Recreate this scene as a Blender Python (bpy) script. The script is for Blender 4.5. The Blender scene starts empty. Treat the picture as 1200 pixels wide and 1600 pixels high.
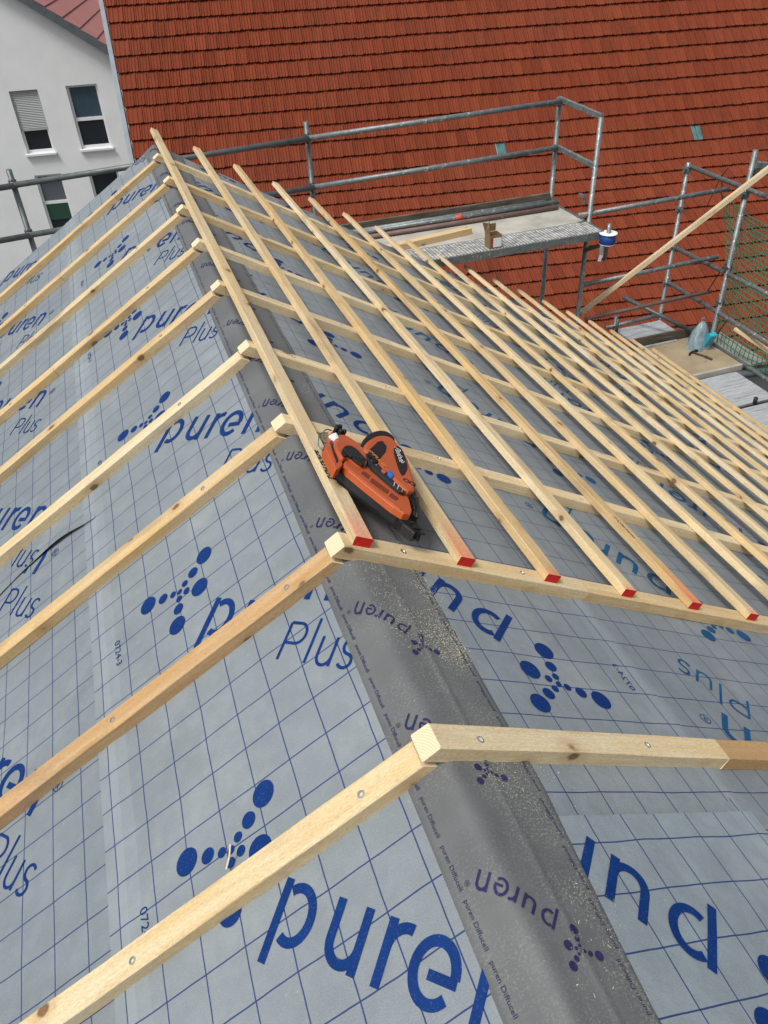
import bpy, math, random
from mathutils import Vector, Matrix, noise
random.seed(7)
R_ = math.radians
scene = bpy.context.scene

# ------------------------------------------------------------------ camera
cam_d = bpy.data.cameras.new("camera")
cam = bpy.data.objects.new("camera", cam_d)
scene.collection.objects.link(cam)
RM = ((0.9439531, -0.3273565, -0.0423117), (-0.2343810, -0.5744876, -0.7842382), (0.2324179, 0.7502011, -0.6190155))
right, down, fwd = Vector(RM[0]), Vector(RM[1]), Vector(RM[2])
m = Matrix((right, -down, -fwd)).transposed().to_4x4()
m.translation = Vector((-0.34281, 0.08327, 1.28122))
cam.matrix_world = m
cam_d.sensor_fit = 'HORIZONTAL'
cam_d.sensor_width = 36.0
cam_d.lens = 36.0 * 1209.482 / 1200.0
cam_d.clip_start = 0.02
cam_d.clip_end = 2000
scene.camera = cam

# ------------------------------------------------------------------ light
SUN_EL, SUN_AZ = 63, 242      # azimuth: clockwise from +Y
world = bpy.data.worlds.new("World"); scene.world = world; world.use_nodes = True
wn = world.node_tree.nodes; wl = world.node_tree.links
bg = wn["Background"]
sky = wn.new("ShaderNodeTexSky"); sky.sky_type = 'NISHITA'; sky.sun_disc = False
sky.sun_elevation = R_(SUN_EL); sky.sun_rotation = R_(SUN_AZ)
sky.air_density = 1.0; sky.dust_density = 4.0; sky.ozone_density = 1.0
hs = wn.new("ShaderNodeHueSaturation"); hs.inputs["Saturation"].default_value = 0.30      # overcast: paler sky
wl.new(sky.outputs[0], hs.inputs["Color"]); wl.new(hs.outputs[0], bg.inputs[0]); bg.inputs[1].default_value = 0.108
sun_d = bpy.data.lights.new("sun", 'SUN'); sun_d.energy = 2.1; sun_d.angle = R_(15); sun_d.color = (1.0, 0.97, 0.92)
sun = bpy.data.objects.new("sun", sun_d); scene.collection.objects.link(sun)
az, el = R_(SUN_AZ), R_(SUN_EL)
sd = Vector((math.sin(az) * math.cos(el), math.cos(az) * math.cos(el), math.sin(el)))
sun.rotation_euler = sd.to_track_quat('Z', 'Y').to_euler()
scene.view_settings.view_transform = 'Standard'
scene.view_settings.look = 'None'
scene.view_settings.gamma = 1
scene.view_settings.exposure = 0.30

# ------------------------------------------------------------------ helpers
COL = scene.collection
class MB:
    """collects vertices and faces of one mesh"""
    def __init__(s): s.v = []; s.f = []; s.m = []; s.uv = None; s.col = None; s.smooth = False
    def add(s, vs, fs, mi=0):
        o = len(s.v); s.v.extend([tuple(q) for q in vs])
        s.f.extend([tuple(i + o for i in f) for f in fs]); s.m.extend([mi] * len(fs))
    def box(s, c, size, axes=None, mi=0, ch=0.0):
        ax = axes or (Vector((1, 0, 0)), Vector((0, 1, 0)), Vector((0, 0, 1)))
        c = Vector(c); h = [q / 2 for q in size]
        if ch <= 0:
            vs = [c + ax[0] * (h[0] * i) + ax[1] * (h[1] * j) + ax[2] * (h[2] * k) for i in (-1, 1) for j in (-1, 1) for k in (-1, 1)]
            s.add(vs, [(0, 1, 3, 2), (4, 6, 7, 5), (0, 4, 5, 1), (2, 3, 7, 6), (0, 2, 6, 4), (1, 5, 7, 3)], mi)
        else:
            prof = [(-h[1] + ch, -h[2]), (h[1] - ch, -h[2]), (h[1], -h[2] + ch), (h[1], h[2] - ch), (h[1] - ch, h[2]), (-h[1] + ch, h[2]), (-h[1], h[2] - ch), (-h[1], -h[2] + ch)]
            vs = [c + ax[0] * (h[0] * i) + ax[1] * y + ax[2] * z for i in (-1, 1) for y, z in prof]
            s.add(vs, [(i, (i + 1) % 8, 8 + (i + 1) % 8, 8 + i) for i in range(8)] + [tuple(range(7, -1, -1)), tuple(range(8, 16))], mi)
    def tube(s, a, b, r, n=12, mi=0, caps=True, r2=None):
        a, b = Vector(a), Vector(b); d = (b - a).normalized()
        x = d.orthogonal().normalized(); y = d.cross(x); r2 = r if r2 is None else r2
        vs = [a + (x * math.cos(2 * math.pi * i / n) + y * math.sin(2 * math.pi * i / n)) * r for i in range(n)] + \
             [b + (x * math.cos(2 * math.pi * i / n) + y * math.sin(2 * math.pi * i / n)) * r2 for i in range(n)]
        fs = [(i, (i + 1) % n, n + (i + 1) % n, n + i) for i in range(n)]
        if caps: fs += [tuple(range(n - 1, -1, -1)), tuple(range(n, 2 * n))]
        s.add(vs, fs, mi)
    def path(s, pts, r, n=8, mi=0):
        pts = [Vector(p) for p in pts]
        rings = []; x = None
        for i, p in enumerate(pts):
            d = (pts[min(i + 1, len(pts) - 1)] - pts[max(i - 1, 0)]).normalized()
            x = d.orthogonal().normalized() if x is None else (x - d * x.dot(d)).normalized()
            y = d.cross(x)
            rings.append([p + (x * math.cos(2 * math.pi * k / n) + y * math.sin(2 * math.pi * k / n)) * r for k in range(n)])
        vs = [q for ring in rings for q in ring]; fs = []
        for i in range(len(pts) - 1):
            for k in range(n):
                fs.append((i * n + k, i * n + (k + 1) % n, (i + 1) * n + (k + 1) % n, (i + 1) * n + k))
        fs += [tuple(range(n - 1, -1, -1)), tuple(range((len(pts) - 1) * n, len(pts) * n))]
        s.add(vs, fs, mi)
    def lathe(s, o, axis, prof, n=32, mi=0):
        axis = Vector(axis).normalized(); x = axis.orthogonal().normalized(); y = axis.cross(x); o = Vector(o)
        vs = []; fs = []
        for r, h in prof:
            for i in range(n):
                t = 2 * math.pi * i / n
                vs.append(o + axis * h + (x * math.cos(t) + y * math.sin(t)) * r)
        for j in range(len(prof) - 1):
            for i in range(n): fs.append((j * n + i, j * n + (i + 1) % n, (j + 1) * n + (i + 1) % n, (j + 1) * n + i))
        s.add(vs, fs, mi)
    def prism(s, poly, z0, z1, fn, ch=0.0, mi=0, mtop=None):
        """poly in plane coordinates, extruded from z0 to z1 (with a chamfered top); fn(x, y, z) -> world"""
        n = len(poly); A = sum(poly[i][0] * poly[(i + 1) % n][1] - poly[(i + 1) % n][0] * poly[i][1] for i in range(n))
        if A < 0: poly = poly[::-1]
        cx = sum(p[0] for p in poly) / n; cy = sum(p[1] for p in poly) / n
        def inset(d):
            out = []
            for i in range(n):
                p0, p1, p2 = Vector(poly[i - 1]), Vector(poly[i]), Vector(poly[(i + 1) % n])
                a = (p1 - p0).normalized(); b = (p2 - p1).normalized()
                na = Vector((-a.y, a.x)); nb = Vector((-b.y, b.x)); k = (na + nb)
                k = k / max(0.35, k.dot(na)) if k.length > 1e-6 else na
                out.append(p1 + k * d)
            return out
        layers = [(z0, 0.0), (z1 - ch, 0.0)]
        if ch > 0: layers += [(z1 - ch * 0.35, ch * 0.25), (z1, ch)]
        vs = []; fs = []
        for z, d in layers:
            vs += [fn(q[0], q[1], z) for q in (inset(d) if d else poly)]
        for j in range(len(layers) - 1):
            for i in range(n): fs.append((j * n + i, j * n + (i + 1) % n, (j + 1) * n + (i + 1) % n, (j + 1) * n + i))
        fs.append(tuple(range(n - 1, -1, -1)))
        s.add(vs, fs, mi)
        L = (len(layers) - 1) * n; s.add([], [], mi)
        s.f.append(tuple(len(s.v) - n + i for i in range(n))); s.m.append(mi if mtop is None else mtop)
    def build(s, name, mats, parent=None, smooth=None):
        me = bpy.data.meshes.new(name); me.from_pydata(s.v, [], s.f)
        for mt in (mats if isinstance(mats, (list, tuple)) else [mats]): me.materials.append(mt)
        me.polygons.foreach_set("material_index", s.m)
        if s.uv:
            ul = me.uv_layers.new(name="UVMap")
            li = [0] * len(me.loops); me.loops.foreach_get("vertex_index", li)
            ul.data.foreach_set("uv", [c for i in li for c in s.uv[i]])
        if s.col:
            ca = me.color_attributes.new("tone", 'FLOAT_COLOR', 'POINT')
            ca.data.foreach_set("color", [c for q in s.col for c in q])
        if (s.smooth if smooth is None else smooth): me.polygons.foreach_set("use_smooth", [True] * len(me.polygons))
        me.update()
        o = bpy.data.objects.new(name, me); COL.objects.link(o)
        if parent: o.parent = parent
        return o
def tag(o, label=None, cat=None, group=None, kind=None):
    if label: o['label'] = label
    if cat: o['category'] = cat
    if group: o['group'] = group
    if kind: o['kind'] = kind
    return o
def thing(name, label, cat, loc=(0, 0, 0), group=None):
    o = bpy.data.objects.new(name, None); COL.objects.link(o); o.location = loc; o.empty_display_size = .1
    return tag(o, label, cat, group)

def mat(name, base=(.5, .5, .5), rough=.6, metal=0.0, spec=.5):
    M = bpy.data.materials.new(name); M.use_nodes = True
    b = M.node_tree.nodes["Principled BSDF"]
    b.inputs["Base Color"].default_value = (*base, 1); b.inputs["Roughness"].default_value = rough
    b.inputs["Metallic"].default_value = metal; b.inputs["Specular IOR Level"].default_value = spec
    return M
class NT:
    def __init__(s, M): s.M = M; s.n = M.node_tree.nodes; s.l = M.node_tree.links; s.b = s.n["Principled BSDF"]
    def new(s, t, **k):
        q = s.n.new("ShaderNode" + t)
        for a, v in k.items(): setattr(q, a, v)
        return q
    def put(s, sock, v):
        if hasattr(v, 'bl_idname') or hasattr(v, 'is_output'): s.l.new(v, sock)
        elif isinstance(v, (tuple, list)) and len(v) == 3 and sock.type == 'RGBA': sock.default_value = (*v, 1)
        else: sock.default_value = v
    def math(s, op, a, b=None, c=None, clamp=False):
        q = s.new("Math", operation=op, use_clamp=clamp)
        s.put(q.inputs[0], a)
        if b is not None: s.put(q.inputs[1], b)
        if c is not None: s.put(q.inputs[2], c)
        return q.outputs[0]
    def mix(s, f, a, b, mode='MIX'):
        q = s.new("Mix", data_type='RGBA', blend_type=mode)
        s.put(q.inputs[0], f); s.put(q.inputs[6], a); s.put(q.inputs[7], b)
        return q.outputs[2]
    def noise(s, vec, scale, detail=2, rough=.5, dist=0):
        q = s.new("TexNoise"); s.l.new(vec, q.inputs["Vector"])
        q.inputs["Scale"].default_value = scale; q.inputs["Detail"].default_value = detail
        q.inputs["Roughness"].default_value = rough; q.inputs["Distortion"].default_value = dist
        return q.outputs[0]
    def scale(s, vec, sc, off=None):
        q = s.new("VectorMath", operation='MULTIPLY'); s.l.new(vec, q.inputs[0]); q.inputs[1].default_value = sc
        if off is None: return q.outputs[0]
        q2 = s.new("VectorMath", operation='ADD'); s.l.new(q.outputs[0], q2.inputs[0]); s.put(q2.inputs[1], off)
        return q2.outputs[0]
    def ramp(s, f, lo, hi):
        q = s.new("MapRange"); q.clamp = True; s.l.new(f, q.inputs[0]); q.inputs[1].default_value = lo; q.inputs[2].default_value = hi
        return q.outputs[0]
    def bump(s, h, dist, strength=1.0):
        q = s.new("Bump"); q.inputs["Distance"].default_value = dist; q.inputs["Strength"].default_value = strength
        s.l.new(h, q.inputs["Height"]); s.l.new(q.outputs[0], s.b.inputs["Normal"])
    def obj(s): return s.new("TexCoord").outputs["Object"]

# ------------------------------------------------------------------ materials
def wood_mat(name, redend=False):
    M = mat(name, rough=.62, spec=.3); t = NT(M)
    oi = t.new("ObjectInfo"); co = t.obj()
    off = t.new("CombineXYZ")
    r50 = t.math('MULTIPLY', oi.outputs["Random"], 47.0); t.l.new(r50, off.inputs[0]); t.l.new(r50, off.inputs[1]); t.l.new(r50, off.inputs[2])
    c = t.scale(co, (1, 1, 1), off.outputs[0])
    g1 = t.noise(t.scale(c, (1.6, 30, 30)), 1.0, 4, .6, .6)
    g2 = t.noise(t.scale(c, (5, 160, 160)), 1.0, 2, .5)
    big = t.noise(t.scale(c, (1.3, 4, 4)), 1.0, 2)
    base = oi.outputs["Color"]
    dark = t.mix(1.0, base, (.82, .70, .54), 'MULTIPLY')
    col = t.mix(t.ramp(g1, .42, .72), base, dark)
    col = t.mix(t.math('MULTIPLY', t.ramp(g2, .45, .75), .20), col, (.42, .29, .14))
    col = t.mix(t.math('MULTIPLY', t.ramp(big, .45, .68), .55), col, t.mix(1.0, base, (1.0, .84, .60), 'MULTIPLY'))
    yl = t.noise(t.scale(c, (2.4, 44, 44)), 1.0, 3, .55)
    col = t.mix(t.math('MULTIPLY', t.ramp(yl, .52, .66), .45), col, t.mix(1.0, base, (.98, .80, .52), 'MULTIPLY'))
    # grey weathered or dirty stretches
    dn = t.noise(t.scale(c, (2.2, 9, 9)), 1.0, 3)
    col = t.mix(t.math('MULTIPLY', t.ramp(dn, .60, .72), .45), col, (.27, .19, .11))
    # knots
    vo = t.new("TexVoronoi"); vo.voronoi_dimensions = '3D'; vo.feature = 'F1'
    dv = t.noise(c, 60, 2)
    t.l.new(t.scale(c, (5.6, 8.0, 8.0)), vo.inputs["Vector"]); vo.inputs["Scale"].default_value = 1.0
    d = t.math('ADD', vo.outputs["Distance"], t.math('MULTIPLY', t.math('SUBTRACT', dv, .5), .05))
    knot = t.math('SUBTRACT', 1.0, t.ramp(d, .085, .125))
    halo = t.math('SUBTRACT', 1.0, t.ramp(d, .12, .30))
    core = t.math('SUBTRACT', 1.0, t.ramp(d, .045, .09))
    col = t.mix(t.math('MULTIPLY', halo, .35), col, (.42, .25, .10))
    col = t.mix(t.math('MULTIPLY', knot, .85), col, (.13, .065, .028))
    col = t.mix(t.math('MULTIPLY', core, .6), col, (.30, .16, .07))
    fz = t.noise(t.scale(c, (90, 420, 420)), 1.0, 3, .7)
    col = t.mix(t.math('MULTIPLY', t.ramp(fz, .30, .55), .30), t.mix(1.0, col, (.80, .76, .70), 'MULTIPLY'), col)
    col = t.mix(t.ramp(fz, .35, .60), t.mix(1.0, col, (.84, .81, .76), 'MULTIPLY'), col)
    if redend:
        sx = t.new("SeparateXYZ"); t.l.new(co, sx.inputs[0])
        nn = t.noise(co, 90, 3, .7); n2 = oi.outputs['Alpha']
        reach = t.math('MULTIPLY', n2, .25)
        f = t.math('SUBTRACT', 1.0, t.math('DIVIDE', sx.outputs[0], t.math('ADD', reach, .012)), clamp=True)
        f = t.math('MULTIPLY', f, t.ramp(nn, .25, .7))
        f = t.math('MULTIPLY', f, t.math('GREATER_THAN', sx.outputs[2], -.004))
        col = t.mix(t.math('MULTIPLY', f, .85), col, (.75, .10, .06))
        f2 = t.math('MULTIPLY', t.ramp(sx.outputs[0], 5.08, 5.19), .55)
        f2 = t.math('MULTIPLY', f2, t.ramp(nn, .3, .7))
        col = t.mix(f2, col, (.72, .22, .14))
    t.l.new(col, t.b.inputs["Base Color"])
    h = t.math('ADD', t.noise(t.scale(co, (60, 260, 260)), 1.0, 3, .7), t.math('MULTIPLY', t.noise(t.scale(co, (220, 9, 9)), 1.0, 1, .5), .8))
    t.bump(t.math('ADD', h, t.math('MULTIPLY', g1, .8)), .0012, .7)
    return M
M_wood = wood_mat("sawn_spruce"); M_woodred = wood_mat("sawn_spruce_red_end", True)
def endgrain():
    M = mat("end_grain", rough=.75, spec=.2); t = NT(M); co = t.obj(); oi = t.new("ObjectInfo")
    w = t.new("TexWave", wave_type='RINGS', rings_direction='X'); w.inputs["Scale"].default_value = 60; w.inputs["Distortion"].default_value = 1.5
    w.inputs["Detail"].default_value = 1
    q = t.scale(co, (0, 1, 1), (0, .05, .09)); t.l.new(q, w.inputs["Vector"])
    col = t.mix(t.math('MULTIPLY', w.outputs[1], .38), (.78, .63, .43), (.52, .34, .17))
    t.l.new(col, t.b.inputs["Base Color"]); return M
M_end = endgrain()
def redpaint():
    M = mat("red_marking_paint", rough=.55, spec=.3); t = NT(M); n = t.noise(t.obj(), 120, 3, .6)
    t.l.new(t.mix(t.ramp(n, .3, .8), (.50, .010, .008), (.62, .03, .02)), t.b.inputs["Base Color"]); return M
M_red = redpaint()

def membrane_mat(name, pu, pv, ou, ov, tint, worn=.5):
    M = mat(name, rough=.5, spec=.30); t = NT(M)
    uv = t.new("UVMap").outputs[0]; sx = t.new("SeparateXYZ"); t.l.new(uv, sx.inputs[0])
    d1 = t.math('MULTIPLY', t.math('SUBTRACT', t.noise(uv, 5, 3), .5), .009)
    def line(c, off, p, w):
        q = t.math('ADD', t.math('DIVIDE', t.math('SUBTRACT', t.math('ADD', c, d1), off), p), 100.5)
        q = t.math('ABSOLUTE', t.math('SUBTRACT', t.math('FRACT', q), .5))
        return t.math('SUBTRACT', 1.0, t.ramp(q, w * .75 / p, w * 1.45 / p))
    L = t.math('MAXIMUM', line(sx.outputs[0], ou, pu, .0014), line(sx.outputs[1], ov, pv, .0014))
    big = t.noise(uv, 1.7, 4, .6); mid = t.noise(uv, 11, 4, .65); fine = t.noise(uv, 420, 2, .6)
    col = t.mix(t.ramp(big, .3, .7), tint, tuple(c * .80 for c in tint))
    col = t.mix(t.math('MULTIPLY', t.ramp(mid, .45, .75), .30), col, tuple(min(1, c * 1.35 + .02) for c in tint))
    col = t.mix(t.math('MULTIPLY', t.ramp(fine, .35, .75), .22), col, (.50, .54, .58))
    # pale scuffs and dust
    sc = t.noise(t.scale(uv, (1, 1, 1)), 55, 5, .75)
    col = t.mix(t.math('MULTIPLY', t.ramp(sc, .62, .74), .5 * worn), col, (.62, .62, .60))
    vl = t.noise(uv, 2.6, 6, .72)
    col = t.mix(t.math('MULTIPLY', t.ramp(vl, .50, .74), .20), col, (.50, .51, .50))
    dk = t.noise(t.scale(uv, (1, 1, 1)), 4.4, 5, .7)
    col = t.mix(t.math('MULTIPLY', t.ramp(dk, .60, .76), .16), col, (.12, .13, .145))
    # the welded overlap strips look paler
    st_ = t.math('MULTIPLY', t.math('GREATER_THAN', sx.outputs[0], .800), t.math('LESS_THAN', sx.outputs[0], .897))
    st2 = t.math('MULTIPLY', t.math('GREATER_THAN', sx.outputs[0], .838), t.math('LESS_THAN', sx.outputs[0], .866))
    col = t.mix(t.math('MULTIPLY', t.math('ADD', st_, st2), .16), col, tuple(min(1, q * 1.45 + .05) for q in tint))
    col = t.mix(t.math('MULTIPLY', L, .93), col, (.005, .022, .120))
    t.l.new(col, t.b.inputs["Base Color"])
    t.l.new(t.math('ADD', t.math('MULTIPLY', mid, .25), .36), t.b.inputs["Roughness"])
    wr = t.math('ABSOLUTE', t.math('SUBTRACT', t.noise(t.scale(uv, (1, .8, 1)), 3.2, 1, .4, .4), .5))
    t.bump(t.math('ADD', t.math('ADD', t.math('MULTIPLY', fine, .3), t.math('MULTIPLY', t.noise(uv, 26, 3, .5), 1.6)), t.math('MULTIPLY', wr, -5.0)), .0026, .6)
    return M
TL = (.186, .216, .234)
P = .1038
M_LA = membrane_mat("underlay_left", P, P, .138, .828, TL)
M_LB = membrane_mat("underlay_left_lower", P, P, .965, .80, (.170, .201, .221))
M_RA1 = membrane_mat("underlay_right_near", P, P, .322, .714, (.205, .247, .275))
M_RA2 = membrane_mat("underlay_right", P, .1045, .625, 1.252, TL)
M_RB = membrane_mat("underlay_right_lower", P, .1045, .950, 1.251, (.172, .200, .218))
def print_mat(name, c1, c2):
    M = mat(name, rough=.6, spec=.12); t = NT(M); co = t.obj()
    n = t.noise(co, 14, 4, .6); n2 = t.noise(co, 260, 2)
    col = t.mix(t.ramp(n, .35, .75), c1, c2)
    col = t.mix(t.math('MULTIPLY', t.ramp(n2, .6, .8), .3), col, (.20, .25, .34))
    t.l.new(col, t.b.inputs["Base Color"]); return M
M_blue = print_mat("blue_print", (.002, .024, .125), (.004, .034, .160))
M_blue_sheen = print_mat("blue_print_sheen", (.007, .055, .15), (.010, .10, .21))  # same blue print, its sheen painted into the colour as lighter teal
M_violet = print_mat("dark_violet_print", (.022, .020, .075), (.035, .033, .10))
def tape_mat():
    M = mat("grey_ridge_tape", rough=.52, spec=.35); t = NT(M)
    uv = t.new("UVMap").outputs[0]; sx = t.new("SeparateXYZ"); t.l.new(uv, sx.inputs[0])
    big = t.noise(uv, 3, 4, .6); sp = t.noise(uv, 210, 3, .75); md = t.noise(uv, 30, 4, .7)
    col = t.mix(t.ramp(big, .35, .7), (.095, .102, .106), (.145, .150, .152))
    # saw dust lying in the near stretch
    q = t.math('MULTIPLY', t.ramp(sp, .52, .60), t.ramp(t.noise(uv, 7, 4, .6), .36, .60))
    fall = t.math('SUBTRACT', 1.0, t.ramp(sx.outputs[1], 1.6, 2.8))
    q = t.math('MULTIPLY', q, fall)
    q = t.math('MULTIPLY', q, t.math('ADD', .35, t.math('MULTIPLY', t.ramp(sx.outputs[0], .02, .14), .65)))
    col = t.mix(t.math('MULTIPLY', q, .55), col, (.42, .42, .36))
    t.l.new(col, t.b.inputs["Base Color"])
    t.bump(t.math('ADD', md, t.math('MULTIPLY', sp, .2)), .0022, .5); return M
M_tape = tape_mat()

def noisy(name, c1, c2, scale=8, rough=.6, metal=0, spec=.4, bump=0.0, stretch=(1, 1, 1), c3=None, th3=.62):
    M = mat(name, rough=rough, metal=metal, spec=spec); t = NT(M); co = t.scale(t.obj(), stretch)
    n = t.noise(co, scale, 5, .65)
    col = t.mix(t.ramp(n, .32, .72), c1, c2)
    if c3:
        col = t.mix(t.ramp(t.noise(co, scale * 2.3, 5, .7), th3, th3 + .04), col, c3)
    t.l.new(col, t.b.inputs["Base Color"])
    if bump: t.bump(t.noise(co, scale * 6, 3, .6), bump, .6)
    return M
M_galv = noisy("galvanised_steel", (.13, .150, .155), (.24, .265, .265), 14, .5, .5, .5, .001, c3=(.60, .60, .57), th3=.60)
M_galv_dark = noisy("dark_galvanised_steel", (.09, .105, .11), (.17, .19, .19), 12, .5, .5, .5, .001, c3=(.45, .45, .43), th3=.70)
M_alu = noisy("worn_aluminium_deck", (.34, .36, .38), (.62, .64, .65), 3, .5, .3, .5, .002, stretch=(.6, 24, 1), c3=(.15, .16, .17), th3=.56)
M_ply = noisy("old_plywood", (.25, .20, .125), (.36, .29, .19), 3, .8, 0, .2, .003, c3=(.16, .12, .08), th3=.64)
M_greyply = noisy("cement_splashed_board", (.30, .285, .25), (.46, .44, .39), 4, .85, 0, .2, .003, c3=(.13, .12, .10), th3=.66)
M_oldwood = noisy("old_grey_brown_board", (.075, .06, .045), (.17, .145, .115), 6, .85, 0, .2, .003, stretch=(1, 1, 5))
M_rust = noisy("brown_painted_tube", (.15, .085, .075), (.20, .14, .125), 9, .6, .1, c3=(.5, .48, .45), th3=.66)
M_plaster = noisy("white_plaster", (.70, .72, .72), (.76, .78, .78), 1.2, .9, 0, .2, .004)
M_plaster2 = noisy("plain_render", (.35, .35, .34), (.42, .42, .41), 2, .9)
M_pinkroof = noisy("matt_red_roof_tiles", (.30, .115, .105), (.37, .15, .135), 1.5, .7)
M_fascia = noisy("grey_zinc", (.10, .115, .125), (.15, .165, .175), 3, .5, .3)
M_lzinc = noisy("pale_zinc", (.12, .15, .17), (.18, .21, .235), 3, .5, .3)
M_frame = mat("white_window_frame", (.72, .73, .74), .4)
M_shut = mat("grey_shutter_slats", (.36, .38, .38), .5)
M_glass = mat("dark_window_glass", (.012, .018, .022), .06, 0, .8)
M_glassb = noisy("reflecting_window_glass", (.03, .06, .085), (.06, .09, .12), 1.2, .1, 0, .8)
M_glassg = mat("blinded_window_glass", (.10, .115, .135), .12, 0, .7)
M_green_dk = mat("green_awning", (.01, .05, .03), .7)
M_black = noisy("black_plastic", (.006, .006, .007), (.014, .014, .014), 30, .45, 0, .3, .0004)
M_blackdirty = noisy("dusty_black_steel", (.008, .008, .008), (.03, .028, .025), 90, .5, .3, .5, .0015, c3=(.22, .19, .14), th3=.64)
M_orange = noisy("orange_plastic", (.40, .078, .018), (.45, .092, .024), 12, .45, 0, .5, .0003)
M_orange_dk = noisy("dark_orange_plastic", (.15, .022, .006), (.20, .030, .009), 30, .5)
M_darkpanel = mat("dark_grey_panel", (.018, .019, .021), .45, 0, .35)
M_white = mat("white_plastic", (.75, .77, .78), .4)
M_btn = mat("blue_button", (.03, .12, .42), .35)
M_yel = mat("orange_lettering", (.75, .28, .05), .5)
M_bluetape = noisy("blue_strapping", (.008, .035, .20), (.014, .06, .28), 60, .4, stretch=(1, 1, 8))
M_net = mat("green_net_cord", (.022, .24, .13), .6)
M_rubber = mat("black_tie", (.01, .01, .01), .6)
M_card = noisy("brown_cardboard", (.20, .125, .06), (.26, .165, .085), 10, .8)
M_bagm = noisy("pale_plastic_bag", (.12, .20, .23), (.34, .40, .43), 8, .25, 0, .7, .01)
M_bagb = mat("bright_blue_bag_content", (.02, .36, .50), .4)
M_handle = mat("dark_wooden_handle", (.06, .045, .035), .6)
M_screw = mat("zinc_screw", (.55, .56, .56), .3, .9)
M_ground = noisy("dark_yard_ground", (.03, .03, .028), (.06, .058, .05), 2, .9)
M_foam = mat("pale_insulation_edge", (.45, .40, .28), .8)
M_tealglass = noisy("glass_roof_tile", (.03, .09, .10), (.12, .22, .22), 6, .25, stretch=(8, 1, 1))
def tile_mat():
    M = mat("clay_roof_tiles", rough=.9, spec=.08); t = NT(M)
    a = t.new("Attribute"); a.attribute_name = "tone"
    s = t.new("SeparateColor"); t.l.new(a.outputs[0], s.inputs[0])
    co = t.obj()
    st = t.noise(t.scale(co, (26, 2.5, 2.5)), 1.0, 4, .65); bg_ = t.noise(co, .5, 4, .6); fn = t.noise(co, 24, 4, .7)
    col = t.mix(s.outputs[0], (.152, .034, .0165), (.212, .051, .0235))
    col = t.mix(t.math('MULTIPLY', t.ramp(st, .5, .78), .45), col, (.10, .024, .016))
    col = t.mix(t.math('MULTIPLY', t.ramp(bg_, .46, .7), .30), col, (.19, .055, .035))
    col = t.mix(t.math('MULTIPLY', t.ramp(t.noise(t.scale(co, (1, 1, .35)), 1.6, 5, .7), .54, .72), .45), col, (.075, .028, .018))
    col = t.mix(t.math('MULTIPLY', t.ramp(fn, .66, .74), .6), col, (.05, .02, .015))
    col = t.mix(t.math('MULTIPLY', s.outputs[1], .5), col, (.33, .15, .12))
    t.l.new(col, t.b.inputs["Base Color"]); t.bump(t.math('ADD', fn, st), .010, .7); return M
M_tile = tile_mat()

# ------------------------------------------------------------------ roof geometry frames
AL, BE = 0.51747, 0.54086
WR, WL = -0.042, -0.058               # underlay planes below the ridge line
RU = Vector((math.cos(AL), 0, -math.sin(AL))); RN = Vector((math.sin(AL), 0, math.cos(AL)))
LU = Vector((-math.cos(BE), 0, -math.sin(BE))); LN = Vector((-math.sin(BE), 0, math.cos(BE)))
VY = Vector((0, 1, 0))
def rp(u, v, w=0.0): return RU * u + VY * v + RN * w
def lp(u, v, w=0.0): return LU * u + VY * v + LN * w
def nz(x, y, z=0): return noise.noise(Vector((x, y, z)))
V_END = 6.44

def wav(side, u, v):
    k = 3.1 if side == 'R' else 17.7
    a = .0036 * nz(u * 2.6 + k, v * 2.2, k) + .0014 * nz(u * 9 + k, v * 5, k) + .0016 * math.exp(-((u - .845) / .012) ** 2) + .0010 * nz(u * 5, v * 22, k) * math.exp(-((u - .85) / .05) ** 2)
    fade = min(1, max(0, (u - .06) / .25))
    return a * fade
def lift_LB(u, v):                     # near sheet of the lower left course, lies under
    return 0.0
def lift(sheet, u, v):
    if sheet == 'LA1': return .0030
    if sheet == 'LA2': return .0045
    if sheet == 'LB1': return .0005
    if sheet == 'LB2':
        e = 2.60 + .028 * math.sin((u - .9) * 7.5) + .010 * nz(u * 9, 4.2)
        d = v - e
        bulge = math.exp(-((u - 1.02) / .10) ** 2) * .012 + .003 + .005 * abs(nz(u * 6, 1.3))
        return .0020 + bulge * math.exp(-max(0, d) / .05)
    if sheet == 'RA1':
        d = .775 - v
        if u < .27: return .002 + .0025 * max(0, (u - .17) / .10)
        e = .0045 + .0025 * math.exp(-max(0, d) / .04)
        rip = .0045 * (.5 + .5 * math.sin(u * 33 + 3 * nz(v * 4, u * 2))) * math.exp(-((v - .63) / .13) ** 2)
        return e + rip * min(1, max(0, (u - .3) * 5))
    if sheet == 'RA2': return .0004 + .0024 * min(1, max(0, (v - .78) / .08))
    if sheet.startswith('RB'): return .0008
    return 0.0
def S(sheet, u, v, off=0.0):
    side = sheet[0]
    w = wav(side, u, v) + lift(sheet, u, v) + off
    # upper sheet edge (lower rim) stays slightly proud
    return rp(u, v, WR + w) if side == 'R' else lp(u, v, WL + w)

house = thing("house_under_construction", "pitched roof covered in grey blue underlay printed with grid lines and dark blue lettering", "house", (0, 0, 0))

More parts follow.
